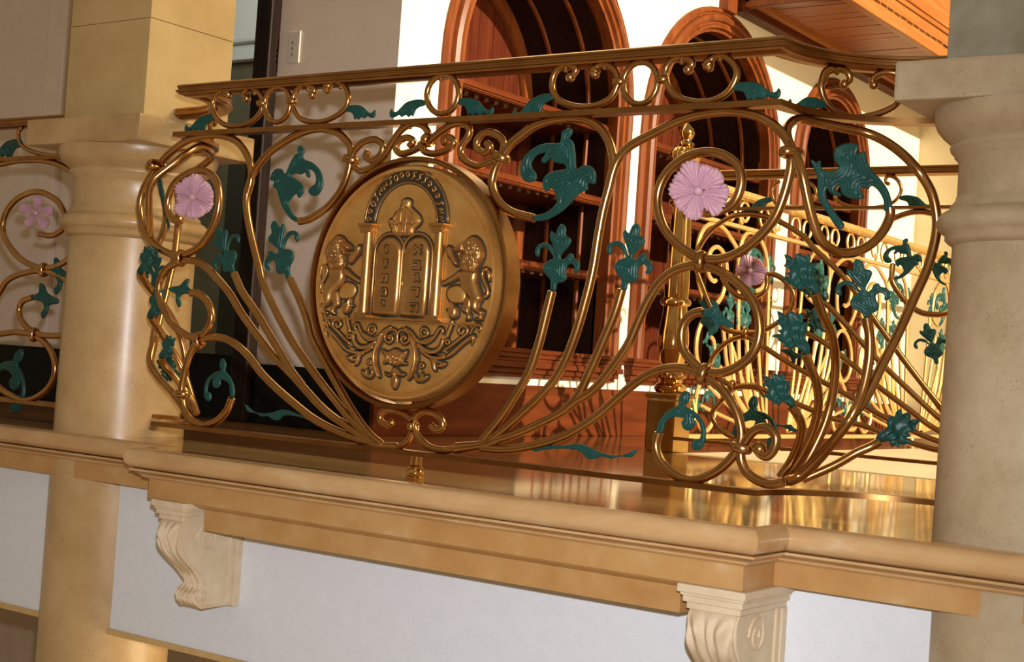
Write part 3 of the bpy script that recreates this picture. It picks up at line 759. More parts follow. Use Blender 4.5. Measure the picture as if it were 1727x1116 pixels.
def flower(c, parent, size=1.0, N=(0, -1, 0), rot=0, layers=2, span=1.0, twist=0):
    N = Vector(N).normalized(); up = (Vector((0, 0, 1))-N*N.z).normalized(); sd = up.cross(N)
    f = bpy.data.objects.new('flower', None); COL.objects.link(f)
    # the flower's own body: a small button with a calyx
    v, fc = [], []
    for i in range(7):
        a = i/6*math.pi/2; 
        for k in range(14): v.append((.009*math.cos(a)*math.cos(k*math.pi/7)*(1+.1*(k % 2)), .009*math.cos(a)*math.sin(k*math.pi/7)*(1+.1*(k % 2)), .004+.008*math.sin(a)))
    for i in range(6):
        for k in range(14): fc.append((i*14+k, i*14+(k+1) % 14, (i+1)*14+(k+1) % 14, (i+1)*14+k))
    fc.append(tuple(range(13, -1, -1)))
    b = mesh('flower_centre', v, fc, m_pink, f, True)
    for L in range(layers):
        for k in range(5):
            o = bpy.data.objects.new('petal', PETAL); COL.objects.link(o); o.parent = f
            sc = (1.0 if L == 0 else .93)*(1+.05*math.sin(k*2.3+rot))
            o.matrix_local = Matrix.Rotation(math.radians(rot+72*k+36*L+4*math.sin(k*3.1+rot)), 4, 'Z') @ Matrix.Rotation(math.radians(5*math.sin(k*1.7+rot)), 4, 'X') @ Matrix.Translation((0, 0, -.015*L)) @ Matrix.Diagonal((sc*span, sc, 1, 1))
    f.matrix_world = Matrix(((sd.x, up.x, N.x, c[0]), (sd.y, up.y, N.y, c[1]), (sd.z, up.z, N.z, c[2]), (0, 0, 0, 1))) @ Matrix.Scale(size, 4)
    if parent is not None: f.parent = parent; f.matrix_parent_inverse = Matrix.Translation(-parent.location)
    return f
def collar(c, along, parent, mt, across=.0172, r=.0074, depth=.0135, face=(0, -1, 0)):
    """oblong band clasping two bars that run side by side in direction `along`"""
    c = Vector(c); t = Vector(along).normalized(); n = Vector(face).normalized(); s = t.cross(n).normalized()
    v, f = [], []
    m, k = 28, 12
    for i in range(m):
        a = 2*math.pi*i/m; ca, sa = math.cos(a), math.sin(a)
        rad = Vector(s*ca*across+n*sa*depth)
        o = (s*ca/across+n*sa/depth).normalized()
        for j in range(k):
            b = 2*math.pi*j/k
            v.append(c+rad+o*r*.72*math.cos(b)+t*r*1.25*math.sin(b))
    for i in range(m):
        for j in range(k): f.append((i*k+j, i*k+(j+1) % k, ((i+1) % m)*k+(j+1) % k, ((i+1) % m)*k+j))
    return mesh('collar', v, f, mt, parent, True)

# ================================================================== the bay railing
rl = thing('balcony_railing', 'bowed brass scrollwork balcony railing with green leaves, pink flowers and a round medallion', 'railing', ((XL+XR)/2, YF, 0))
def rp(o):            # child of the railing, modelled in world space
    o.parent = rl; o.matrix_parent_inverse = Matrix.Translation(-rl.location); return o
BR = .0094
def bar(pts, Y=YF, name='scroll_bar', r=BR, parent=rl, mt=m_brass, **kw):
    P = [at(x, y, Y) for x, y in pts]
    o = tube(name, P, r, mt, **kw)
    if parent is rl: rp(o)
    elif parent is not None: o.parent = parent; o.matrix_parent_inverse = Matrix.Translation(-parent.location)
    return o
arcp = lambda c0, sx: [(c0+sx*(RC-RC*math.cos(math.pi/2*i/14)), YF+RC*math.sin(math.pi/2*i/14)) for i in range(15)]
railpath = [(XL-.30, YB)] + list(reversed(arcp(XL, -1))) + arcp(XR, 1) + [(-.90, YB)]
railpath[15] = (XL, YF)
hr = [(.006, .893), (.010, .893), (.012, .897), (.016, .898), (.016, .903), (.012, .905), (.012, .909), (.014, .911), (.014, .915), (.008, .9185), (-.036, .9185), (-.042, .915), (-.042, .911), (-.040, .909), (-.040, .905), (-.044, .903), (-.044, .898), (-.040, .897), (-.038, .893), (-.034, .893), (-.026, .889), (-.002, .889)]
rp(sweep('handrail', railpath, hr, m_rail, smooth=30))
rp(sweep('middle_rail', railpath, [(.016, .785), (.016, .797), (-.016, .797), (-.016, .785)], m_rail, smooth=30))
rp(sweep('bottom_rail', railpath, [(.017, .053), (.017, .064), (-.017, .064), (-.017, .053)], m_rail, smooth=30))
# ---- top frieze
bs = .0068
bar([(962,131),(972,118),(966,110),(953,109),(940,117),(932,134),(933,155),(948,172),(975,180),(1005,178),(1030,165),(1041,145),(1041,128),(1033,114),(1020,108),(1008,112),(1003,122),(1006,130)], r=bs, ball=.0125)
bar([(1160,118),(1168,106),(1156,97),(1138,98),(1123,116),(1125,141),(1140,162),(1172,172),(1201,170),(1227,156),(1242,131),(1239,110),(1224,96),(1207,95),(1195,107),(1198,119)], r=bs, ball=.0125)
bar([(416,167),(411,158),(422,148),(436,155),(443,170),(439,190),(422,207),(398,213),(375,208),(361,192),(359,172),(367,157),(380,154),(388,163)], r=bs, ball=.0125)
bar([(527,160),(530,149),(514,142),(500,152),(494,170),(497,187),(511,202),(537,206),(561,199),(581,184),(588,164),(581,145),(566,138),(553,146),(553,157)], r=bs, ball=.0125)
for cx, cz, rx, ry, _ in ((747,159,27,33,0),(1080,140,29,36,0),(468,176,22,30,0)):
    bar([(cx+rx*math.cos(a*math.pi/10)+.068*ry*math.sin(a*math.pi/10), cz-ry*math.sin(a*math.pi/10)) for a in range(20)], name='ring', r=bs, closed=True, sm=0, sides=12)
def col_px(px, py, along, Y=YF, **kw):
    return rp(collar(at(px, py, Y), along, rl, m_brass, **kw))
def starts(px, py, o): pass
# balls at the inner ends too
def ball_at(p, r, mt=m_brass, root=rl, name='end_ball'):
    v, f = [], []
    for i in range(9):
        a = math.pi*i/8
        for k in range(14): v.append((p[0]+r*math.sin(a)*math.cos(k*math.pi/7), p[1]+r*math.sin(a)*math.sin(k*math.pi/7), p[2]+r*math.cos(a)))
    for i in range(8):
        for k in range(14): f.append((i*14+k, i*14+(k+1) % 14, (i+1)*14+(k+1) % 14, (i+1)*14+k))
    o = mesh(name, v, f, mt, None, True); o.parent = root; o.matrix_parent_inverse = Matrix.Translation(-root.location); return o
for px, py in ((962,130),(1161,117),(416,166),(527,160)): ball_at(at(px, py, YF), .0105)
for px, py in ((1045,138),(1117,134),(442,174),(492,171)):
    col_px(px, py, (0, 0, 1), across=.0115, r=.0056, depth=.0095)
for b, t, fl in (((1237,148),(1314,150),False),((583,185),(632,186),False),((772,172),(831,181),False),((933,163),(866,187),True),((717,174),(660,185),True),((362,199),(314,211),True)):
    put_leaf('frieze', at(*b, YF), at(*t, YF), rl, flip=fl)
# ---- lyre scrolls, right of the medallion
RB = [
 [(847,264),(858,247),(880,228),(907,210),(950,200),(988,202),(1013,217),(1029,243),(1035,275),(1030,306),(1018,352),(1009,400),(1001,450),(990,498),(969,569),(942,630),(908,671),(860,715),(835,735),(812,750)],
 [(847,264),(836,282),(830,310),(840,338),(862,357),(901,368)],
 [(1028,309),(1040,274),(1053,255),(1069,242),(1106,223),(1147,203),(1187,192),(1230,188),(1268,193),(1295,204),(1317,222),(1331,243),(1334,262),(1333,287),(1322,330),(1306,368),(1279,400),(1247,425),(1212,437),(1179,434),(1147,416),(1123,390),(1110,352),(1111,320),(1126,290),(1153,267),(1182,257),(1209,258),(1233,269),(1248,287),(1250,312),(1240,339),(1222,352),(1196,359),(1182,356)],
 [(812,748),(840,741),(884,726),(942,698),(969,678),(1000,658),(1027,627),(1058,583),(1075,545),(1092,508),(1112,477),(1136,457),(1165,448),(1196,450),(1226,464),(1257,490),(1277,524),(1281,563),(1271,593),(1250,614),(1223,627),(1196,628),(1175,617),(1155,593),(1149,566),(1155,542),(1169,529),(1186,525)],
 [(812,755),(850,758),(891,753),(942,739),(976,722),(1010,699),(1044,669),(1078,641),(1112,624),(1146,620),(1172,627),(1199,641),(1223,663),(1241,692),(1250,726),(1246,752),(1230,776),(1206,796),(1172,809),(1141,802),(1117,781),(1106,753),(1111,729)],
 [(931,491),(922,528),(908,583),(891,630),(862,678),(840,710),(812,744)],
 [(1049,488),(1037,528),(1017,576),(996,624),(976,665),(955,690)],
 [(1281,752),(1281,763),(1294,769),(1306,755),(1308,735),(1291,721),(1271,727),(1257,745),(1249,767),(1256,791),(1274,808),(1298,816),(1322,812)],
]
LB = [
 [(592,268),(591,247),(578,230),(561,220),(540,217),(514,222),(485,236),(456,256),(437,277),(424,300),(417,325),(416,350),(420,378),(428,415),(437,450),(443,475),(462,518),(489,569),(510,601),(535,636),(560,668),(595,710),(640,748)],
 [(592,268),(587,293),(576,320),(558,344),(541,358),(520,370),(505,373)],
 [(418,326),(424,300),(421,272),(409,248),(392,234),(370,228),(344,229),(314,238),(287,257),(267,279),(252,300),(240,325),(236,352),(241,382),(254,406),(272,421),(295,430),(317,427),(338,414),(354,392),(365,366),(370,340),(368,314),(359,297),(341,288),(322,290),(303,301),(290,317),(283,339),(284,358),(293,370),(306,372)],
 [(322,494),(334,495),(349,507),(357,529),(354,548),(344,563),(327,569),(309,562),(290,546),(276,521),(268,494),(271,470),(284,451),(306,441),(322,439),(342,446),(362,464),(387,494),(408,529),(435,566),(462,601),(489,628),(516,658),(543,687),(575,712),(630,748)],
 [(391,671),(382,693),(365,710),(344,717),(325,710),(311,692),(306,664),(310,634),(317,607),(327,586),(340,574),(354,569),(376,570),(397,580),(419,600),(440,628),(467,655),(502,685),(529,706),(562,724),(600,740),(640,752)],
 [(395,461),(408,491),(430,523),(448,553),(470,590),(489,622),(510,650)],
 [(489,470),(505,504),(518,539),(526,569),(543,601),(562,636),(590,685),(620,728),(645,750)],
]
for p in RB+LB:
    bar(p, sm=5, sides=12)
ball_at(at(1281, 757, YF), .0135)
# fan root castings
for a, b in (((772,757),(905,700)),((668,753),(560,690))):
    pass
# ---- crest above and knot below the medallion
CR = [
 [(847,264),(827,272),(808,280),(789,274),(778,262),(778,247),(789,231),(792,218),(781,208),(763,210),(746,220),(730,232),(716,245),(709,250)],
 [(847,262),(850,243),(840,228),(820,223),(806,235),(805,250),(817,258),(827,248),(820,241)],
 [(709,240),(716,255),(735,259),(756,251),(766,240),(758,231),(748,235),(751,243)],
 [(592,270),(602,285),(614,287),(632,279),(649,262),(662,239),(678,218),(697,208),(713,212),(722,224),(722,240)],
 [(592,270),(597,256),(611,241),(633,235),(646,245),(641,262),(628,270),(617,264),(621,254)],
 [(722,232),(710,246),(692,256),(676,259),(668,250),(673,238),(687,232),(697,238),(690,247)],
 [(812,752),(778,755),(750,759),(729,755),(712,744),(700,727),(697,712),(703,700),(716,693),(733,696),(745,708),(746,720),(736,724),(727,717)],
 [(640,749),(663,755),(683,748),(693,733),(697,716),(690,702),(676,694),(656,690),(643,697),(642,709),(652,716),(662,711)],
]
for i, p in enumerate(CR): bar(p, r=.0080, sides=12)
for px, py, al, kw in ((845,265,(.35,0,1),{}),(592,269,(.2,0,1),{}),(722,236,(1,0,-.3),dict(across=.011,depth=.015)),(697,719,(1,0,.1),dict(across=.010,r=.0065,depth=.013)),
    (1183,441,(1,0,0),{}),(1187,631,(1,0,-.2),{}),(1250,755,(.15,0,1),{}),(305,435,(1,0,0),{}),(336,574,(1,0,.3),{}),(307,664,(0,0,1),{}),(267,280,(.75,0,.8),dict(across=.016, depth=.030, r=.0075)),(1335,258,(0,0,1),dict(across=.017, depth=.030, r=.0075))):
    col_px(px, py, al, **kw)
# rays of the fan are welded on a small root plate
for a, b, c2 in ((770,878,735),(672,575,715)):
    o = bar([(a, 756), ((a+b)/2, 748), (b, c2-8)], name='fan_root', r=.013, r_end=.006, sides=10)
# short struts and feet
def strut(px, py, z0, z1, r=.0045):
    q = at(px, py, YF); return rp(tube('spacer', [(q.x, YF, z0), (q.x, YF, z1)], r, m_brass, None, sides=8, sm=0))
for px, py in ((550,208),(692,206),(765,205),(955,196),(1222,186),(360,226)): strut(px, py, .778, .786)
for px, py in ((955,108),(1020,107),(1150,96),(1215,94),(430,148),(575,137),(520,142),(745,124)): strut(px, py, .880, .892)
q = at(701, 790, YF)
rp(lathe('foot_post', [(.0205, .0005), (.0215, .003), (.0215, .007), (.018, .009), (.019, .011), (.0195, .017), (.0175, .022), (.0145, .025), (.0165, .027), (.0165, .030), (.0128, .033), (.0125, .0525)], q.x, YF, m_gold, seg=24))
# ---- leaves of the front panel
put_leaf('acanthus', at(900.5, 368, YF), at(958.6, 216.3, YF), rl)
put_leaf('acanthus', at(505, 373, YF), at(509, 246, YF), rl, flip=True)
put_leaf('fleur', at(933, 488, YF), at(947.8, 377.6, YF), rl)
q = at(1052, 487, YF); put_leaf('fleur', q, at(1073, 376, YF), rl)
put_leaf('fleur', at(487, 468, YF), at(462, 372, YF), rl, flip=True)
put_leaf('fleur', at(394, 462, YF), at(368, 384, YF), rl, flip=True)
put_leaf('curl', at(1112.3, 729.4, YF), at(1157.6, 659.6, YF), rl)
put_leaf('curl', at(392, 668, YF), at(376, 605, YF), rl, flip=True)
put_leaf('bud', at(1183.8, 525.4, YF), at(1236, 549, YF), rl)
put_leaf('bud', at(324, 494, YF), at(286, 487, YF), rl, flip=True)
put_leaf('creeper', at(898.5, 759, YF), at(1074.9, 756.6, YF), rl)
put_leaf('creeper', at(538, 713, YF), at(414, 682, YF), rl, flip=True)
# ---- flowers
flower(at(1178, 322, YF-.022), rl, 1.04, N=(.32, -1, -.02), rot=20)
flower(at(325, 332, YF-.020), rl, 1.0, N=(.55, -1, -.02), rot=-10)

# ---- curved side wings; built on the right and mirrored to the left
def wbar(pts, r=BR, name='side_scroll_bar', root=rl, **kw):
    P = [onbelly(x, y) for x, y in pts]
    kw.setdefault('sides', 12)
    a = rp(tube(name, P, r, m_brass, None, **kw)); b = rp(tube(name, mir(P), r, m_brass, None, **kw)); return a, b
wbar([(1340,262),(1329,236),(1327,218),(1335,206),(1351,201),(1381,207),(1421,215),(1461,224),(1494,239),(1526,263),(1550,290),(1569,320),(1578,352),(1580,384),(1573,422),(1561,460),(1544,497),(1515,562),(1486,619),(1461,669),(1429,712),(1400,752),(1372,784),(1350,803),(1330,812)])
wbar([(1340,258),(1346,272),(1354,298),(1362,336),(1370,368),(1381,398),(1397,417),(1421,427),(1448,423),(1472,409),(1491,387),(1501,365),(1501,350)])
wbar([(1462,535),(1464,548),(1467,573),(1465,612),(1454,662),(1436,702),(1411,737),(1386,765),(1350,800),(1325,812)])
wbar([(1414,122),(1400,116),(1389,125),(1385,150),(1396,176),(1416,192),(1445,198),(1476,193),(1503,182),(1517,170)], r=bs, ball0=.01)
for s in (0, 1):
    P = [onwing(*p) for p in ((1424,142),(1433,136),(1431,124),(1421,118),(1408,118),(1394,124),(1388,140))]
    P2 = [onwing(*p) for p in ((1474,143),(1471,135),(1480,126),(1500,122),(1520,126))]
    for p in (P, P2):
        p = mir(p) if s else p
        rp(tube('side_scroll_bar', p, bs, m_brass, None, sides=10)); ball_at(p[0], .0095)
# leaves on the wings
def wn(p):     # outward normal of the wing at a point
    a = math.atan2(YB-p.y+1e-6, XR+RC-p.x) if p.x < XR+RC else math.pi/2
    return Vector((math.cos(math.pi/2-a)*0, -1, 0)) if p.x >= XR+RC else Vector((-math.cos(math.asin(max(-1, min(1, (p.y-YF)/RC))))*-1, -1.0, 0))
def wleaf(kind, b, t, flip=False, dy=0, N=None, fl=None):
    B, T = onbelly(*b), onbelly(*t)
    N = N or Vector((.25, -1, 0))
    put_leaf(kind, B, T, rl, N=N, flip=flip)
    B, T = mir([B, T]); put_leaf(kind, B, T, rl, N=Vector((-N.x, N.y, N.z)), flip=not flip)
wleaf('side_acanthus', (1497, 356), (1367.2, 268.7))
wleaf('fleur', (1464, 541), (1444, 437), flip=False, N=Vector((.1, -1, 0)))
wleaf('frieze', (1392, 178), (1332, 168), flip=True)
# sprigs of crumpled leaves that swing out at the corners
def sprig(pts, ys, kind, leaf, tipY, N=(.0, -1, .15), flip=False, size=None):
    P = [at(x, y, Y) for (x, y), Y in zip(pts, ys)]
    B = at(*leaf[0], leaf[2]); T = at(*leaf[1], leaf[2]-.01)
    for s in (0, 1):
        p = mir(P) if s else P; b, t = (mir([B, T]) if s else (B, T))
        rp(tube('sprig_stem', [b]+p, BR*.95, m_brass, None, sides=12))
        put_leaf(kind, b, t, rl, N=((-N[0] if s else N[0]), N[1], N[2]), flip=(flip != bool(s)))
sprig([(1386,527),(1403,565),(1409,610),(1404,665),(1388,722),(1360,778),(1336,806)], [2.535,2.585,2.625,2.65,2.65,2.64,2.64], 'oak', ((1374,494),(1328,428),2.50), 2.49)
sprig([(1366,617),(1378,650),(1380,685),(1370,727),(1348,772),(1327,804)], [2.55,2.585,2.615,2.635,2.64,2.64], 'oak', ((1358,596),(1316,524),2.525), 2.5)
sprig([(1345,700),(1352,718),(1348,745),(1334,777),(1316,804)], [2.56,2.585,2.61,2.63,2.63], 'oak', ((1335,685),(1290,632),2.545), 2.5)
sprig([(1468,753),(1443,764),(1408,784),(1354,808)], [2.70,2.69,2.67,2.64], 'oak', ((1482,745),(1548,705),2.71), 2.6, flip=True)

# ================================================================== medallion
q = at(692, 477, YF); MX, MZ = -2.052, .431
med = bpy.data.objects.new('medallion', None); COL.objects.link(med); med.location = (MX, YF, MZ); rp(med)
med['label'] = 'round antique brass medallion with two lions, tablets, pillars and a crown'
def mp(o): o.parent = med; o.matrix_parent_inverse = Matrix.Translation((-MX, -YF, -MZ)); return o
def ringlathe(name, prof, m, seg=96):   # prof: (radius, y)
    v, f = [], []; k = len(prof)
    for i in range(seg):
        a = 2*math.pi*i/seg
        for r, y in prof: v.append((MX+r*math.cos(a), y, MZ+r*math.sin(a)))
    for i in range(seg):
        for j in range(k): f.append((i*k+j, i*k+(j+1) % k, ((i+1) % seg)*k+(j+1) % k, ((i+1) % seg)*k+j))
    return mp(mesh(name, v, f, m, None, 35))
ringlathe('outer_ring', [(.277, 2.480), (.280, 2.484), (.280, 2.530), (.277, 2.534), (.2705, 2.534), (.2685, 2.530), (.2685, 2.484), (.2705, 2.480)], m_rail)
ringlathe('disc_rim', [(.2600, 2.486), (.2615, 2.490), (.2615, 2.512), (.250, 2.512), (.2385, 2.5), (.2385, 2.4855), (.2395, 2.4835), (.2425, 2.4830), (.2445, 2.4860), (.2475, 2.4865), (.2500, 2.4800), (.2570, 2.4785)], m_med)
YD = 2.4855
v, f = [], []
nr, na = 14, 96
v.append((MX, YD+.002, MZ))
for i in range(1, nr+1):
    r = .2395*i/nr
    for k in range(na):
        a = 2*math.pi*k/na; v.append((MX+r*math.cos(a), YD+.002*math.cos(math.pi*i/nr/2)+.0006*math.sin(r*90+a*3)*(1-i/nr), MZ+r*math.sin(a)))
for k in range(na): f.append((0, 1+k, 1+(k+1) % na))
for i in range(nr-1):
    for k in range(na): a = 1+i*na; f.append((a+k, a+na+k, a+na+(k+1) % na, a+(k+1) % na))
b0 = len(v); v.append((MX, 2.505, MZ)); 
for k in range(na): a = 2*math.pi*k/na; v.append((MX+.2395*math.cos(a), 2.505, MZ+.2395*math.sin(a)))
for k in range(na): f.append((b0, b0+1+(k+1) % na, b0+1+k)); f.append((1+(nr-1)*na+k, b0+1+k, b0+1+(k+1) % na, 1+(nr-1)*na+(k+1) % na))
mp(mesh('disc_face', v, f, m_med, None, True))
for s in (1, -1):
    mp(box('pivot_pin', MX-.014, MX+.014, 2.50, 2.524, MZ+s*.2655-.0065, MZ+s*.2655+.0065, m_brass_sunlit, bev=.002))
for k in range(4):
    a = math.radians(2+90*k+45*(k % 2)*0); mp(lathe('rivet', [(.0035, MZ)], 0, 0, m_rail)) if False else None
def M2(pts, ox=None, oy=None, s=None):
    p = crop(pts, ox, oy, s) if s else pts
    return [((q := at(x, y, YD)).x, q.z) for x, y in p]
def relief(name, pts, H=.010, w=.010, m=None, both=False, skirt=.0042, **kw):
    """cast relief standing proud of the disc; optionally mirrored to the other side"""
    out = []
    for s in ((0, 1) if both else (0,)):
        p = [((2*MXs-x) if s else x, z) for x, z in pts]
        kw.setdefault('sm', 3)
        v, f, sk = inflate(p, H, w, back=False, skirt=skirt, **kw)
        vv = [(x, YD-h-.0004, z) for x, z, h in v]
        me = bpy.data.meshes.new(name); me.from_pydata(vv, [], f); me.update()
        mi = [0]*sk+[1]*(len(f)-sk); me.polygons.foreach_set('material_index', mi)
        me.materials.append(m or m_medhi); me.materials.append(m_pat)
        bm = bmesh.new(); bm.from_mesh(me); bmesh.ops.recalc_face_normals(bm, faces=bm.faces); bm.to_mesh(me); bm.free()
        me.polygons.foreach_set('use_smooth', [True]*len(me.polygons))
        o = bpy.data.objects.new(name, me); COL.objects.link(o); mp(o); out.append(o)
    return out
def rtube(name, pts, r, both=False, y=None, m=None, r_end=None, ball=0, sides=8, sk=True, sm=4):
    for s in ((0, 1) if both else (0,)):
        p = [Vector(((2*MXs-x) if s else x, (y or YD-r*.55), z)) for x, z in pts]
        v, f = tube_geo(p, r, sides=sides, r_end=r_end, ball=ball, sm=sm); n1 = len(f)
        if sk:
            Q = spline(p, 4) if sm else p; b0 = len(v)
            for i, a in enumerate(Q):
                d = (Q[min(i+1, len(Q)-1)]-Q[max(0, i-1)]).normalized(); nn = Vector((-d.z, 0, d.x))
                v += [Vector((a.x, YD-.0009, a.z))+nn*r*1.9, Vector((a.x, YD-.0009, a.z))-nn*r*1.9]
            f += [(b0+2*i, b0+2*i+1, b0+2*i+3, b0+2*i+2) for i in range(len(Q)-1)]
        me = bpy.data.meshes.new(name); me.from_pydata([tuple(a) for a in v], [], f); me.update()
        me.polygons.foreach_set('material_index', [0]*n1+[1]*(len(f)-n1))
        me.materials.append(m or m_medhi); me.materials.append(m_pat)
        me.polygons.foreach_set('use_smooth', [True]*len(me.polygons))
        o = bpy.data.objects.new(name, me); COL.objects.link(o); mp(o)
MXs = at(678, 471, YD).x
C1 = (600, 380, 6.5625)
# tablets (upright shapes built from their measured corners)
tz0 = at(676, 533, YD).z; tz1 = at(686, 399, YD).z
def tablet(x0, x1, name='tablet'):
    r = (x1-x0)/2; c = (x0+x1)/2
    pts = [(x0, tz0), (c, tz0), (x1, tz0), (x1, (tz0+tz1-r)/2)] + [(c+r*math.cos(a*math.pi/12), tz1-r+r*math.sin(a*math.pi/12)) for a in range(13)] + [(x0, (tz0+tz1-r)/2)]
    return relief(name, pts, H=.0075, w=.004, sm=0, m=m_medhi, grid=.006)
hw = (at(722, 500, YD).x-at(679, 500, YD).x)
xr0 = MXs+.004; xr1 = xr0+hw; xl1 = MXs-.004; xl0 = xl1-hw
tablet(xr0, xr1); tablet(xl0, xl1)
for x0, x1 in ((xr0, xr1), (xl0, xl1)):
    r = (x1-x0)/2+.007; c = (x0+x1)/2; zc = tz1-(x1-x0)/2
    rtube('tablet_frame', [(c-r, tz0)]*1+[(c-r, zc-.08), (c-r, zc)]+[(c-r*math.cos(a*math.pi/10), zc+r*math.sin(a*math.pi/10)) for a in range(1, 10)]+[(c+r, zc), (c+r, zc-.08), (c+r, tz0)], .0028, sm=0)
GL = {'alef': [[(0,.95),(1,.05)],[(.95,1),(.92,.68),(.55,.48)],[(.12,0),(.06,.32),(.42,.55)]],
 'bet': [[(.05,.92),(.82,.92),(.84,.08)],[(0,.08),(1.05,.08)]],
 'gimel': [[(.3,.95),(.62,.92),(.66,.45),(.9,.05)],[(.66,.42),(.25,.08)]],
 'dalet': [[(0,.92),(1,.92)],[(.78,.92),(.78,0)]],
 'he': [[(0,.92),(.9,.92),(.92,0)],[(.15,.55),(.15,0)]],
 'vav': [[(.25,.92),(.6,.92),(.58,0)]],
 'zayin': [[(.15,.92),(.85,.92)],[(.5,.92),(.6,.5),(.5,0)]],
 'chet': [[(0,.92),(.95,.92)],[(.12,.92),(.12,0)],[(.88,.92),(.88,0)]],
 'tet': [[(.40,.72),(.12,.95),(.06,.5),(.12,.08),(.88,.06),(.95,.5),(.85,.92),(.55,.95)]],
 'yod': [[(.25,.92),(.65,.92),(.62,.45)]]}
def letter(kind, cx, cz, w=.0165, h=.0165):
    vv, ff = [], []
    for st in GL[kind]:
        p = [Vector((cx+(a-.5)*w, YD-.0092, cz+(b-.5)*h)) for a, b in st]
        v, f = tube_geo(p, .0025, sides=7, sm=0); n = len(vv); vv += v; ff += [tuple(i+n for i in q) for q in f]
    n1 = len(ff)
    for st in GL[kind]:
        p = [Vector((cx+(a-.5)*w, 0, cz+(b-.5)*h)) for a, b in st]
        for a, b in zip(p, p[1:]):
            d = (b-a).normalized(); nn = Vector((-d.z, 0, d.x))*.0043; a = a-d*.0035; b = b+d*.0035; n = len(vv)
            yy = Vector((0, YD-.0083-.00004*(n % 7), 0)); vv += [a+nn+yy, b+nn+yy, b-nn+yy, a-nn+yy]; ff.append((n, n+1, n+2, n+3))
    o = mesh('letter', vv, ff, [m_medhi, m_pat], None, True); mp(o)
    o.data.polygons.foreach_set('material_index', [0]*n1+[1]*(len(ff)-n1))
for k, (px, py) in zip(('alef','bet','gimel','dalet','he'), ((705,421),(703,447),(703,468),(701,492),(699,518))):
    g = at(px, py, YD-.008); letter(k, g.x, g.z, .019, .017)
for k, (px, py) in zip(('vav','zayin','chet','tet','yod'), ((652,420),(650,444),(649,469),(648,492),(646,513))):
    g = at(px, py, YD-.008); letter(k, g.x, g.z, .016, .015)
# pillars, capitals, bases, plinth
zb0 = at(680, 536, YD).z
pw = .0125; pxo = MXs+hw+.031; ztop = at(753, 393, YD).z
for s in (1, -1):
    cx = MXs+s*(hw+.030)
    v, f = [], []
    for z in (zb0+.006, ztop):
        for k in range(14): a = math.pi*k/13; v.append((cx-pw*math.cos(a)*(1.06 if z < .4 else 1), YD-.0155*math.sin(a), z))
    f = [(k, k+1, k+15, k+14) for k in range(13)]+[tuple(range(14)), tuple(range(27, 13, -1)), (0, 14, 27, 13)]
    mp(mesh('pillar', v, f, m_medhi, None, True))
    for (g, h0, h1, dp) in ((.019, -.002, .004, .018), (.016, .004, .008, .017)):
        mp(box('pillar_base', cx-g, cx+g, YD-dp, YD+.001, zb0+h0, zb0+h1, m_medhi, bev=.0012))
    for (g, h0, h1, dp) in ((.016, 0, .003, .018), (.013, .003, .012, .016), (.018, .012, .015, .020), (.021, .015, .020, .022)):
        mp(box('capital', cx-g, cx+g, YD-dp, YD+.001, ztop+h0, ztop+h1, m_medhi, bev=.0012))
    for t in (1, -1):
        sp = [(cx+t*(.0165+.0048*(1-i/14)*math.cos(i*.75)), ztop+.009+.0048*(1-i/14)*math.sin(i*.75)) for i in range(13)]
        rtube('capital_volute', sp, .0016, y=YD-.014, sk=False, sm=0)
for h0, h1, g in ((-.006, -.001, .006), (-.012, -.007, .010)):
    mp(box('plinth_step', MXs-hw-.045-g, MXs+hw+.045+g, YD-.012, YD+.001, zb0+h0, zb0+h1, m_medhi, bev=.0012))
for s in (1, -1): mp(box('ground_line', MXs+s*(hw+.10)-.045, MXs+s*(hw+.10)+.045, YD-.009, YD+.001, zb0-.010, zb0-.006, m_medhi, bev=.001))
# arch band with its raised lettering-like ornament
ac = (MXs, ztop+.020); ro, ri = hw+.030+.017, hw+.030-.013
for rr in (ro, ri): rtube('arch_edge', [(ac[0]-rr*math.cos(a*math.pi/26), ac[1]+rr*1.04*math.sin(a*math.pi/26)) for a in range(27)], .0019, sm=0)
n = 26; pts = [(ac[0]-ro*math.cos(a*math.pi/n), ac[1]+ro*1.04*math.sin(a*math.pi/n)) for a in range(n+1)]+[(ac[0]+ri*math.cos(a*math.pi/n), ac[1]+ri*1.04*math.sin(a*math.pi/n)) for a in range(n+1)]
relief('arch_band', pts, H=.0030, w=.004, sm=0, m=m_pat, grid=.008)
random.seed(3); rm = (ro+ri)/2
for i in range(19):
    a = math.pi*(i+.6)/19.2; cx, cz = ac[0]-rm*math.cos(a), ac[1]+rm*1.04*math.sin(a); ca, sa = math.sin(a), math.cos(a)
    L = .0082; T = []
    for u, w_ in random.choice([[(-1,-.8),(-.5,.8),(.5,-.8),(1,.8)], [(-.9,.2),(-.2,1),(.7,.3),(.1,-.5),(-.5,0)], [(-.9,0),(0,1),(.9,0),(0,-1),(-.9,0)], [(1,1),(-.3,.8),(.4,-.2),(-1,-1)]]):
        T.append((cx+L*(u*.75*ca+w_*(-sa)*1), cz+L*(u*.75*sa*1+w_*ca)))
    rtube('arch_ornament', T, .0022, y=YD-.0046, sk=False, sides=6, sm=2)
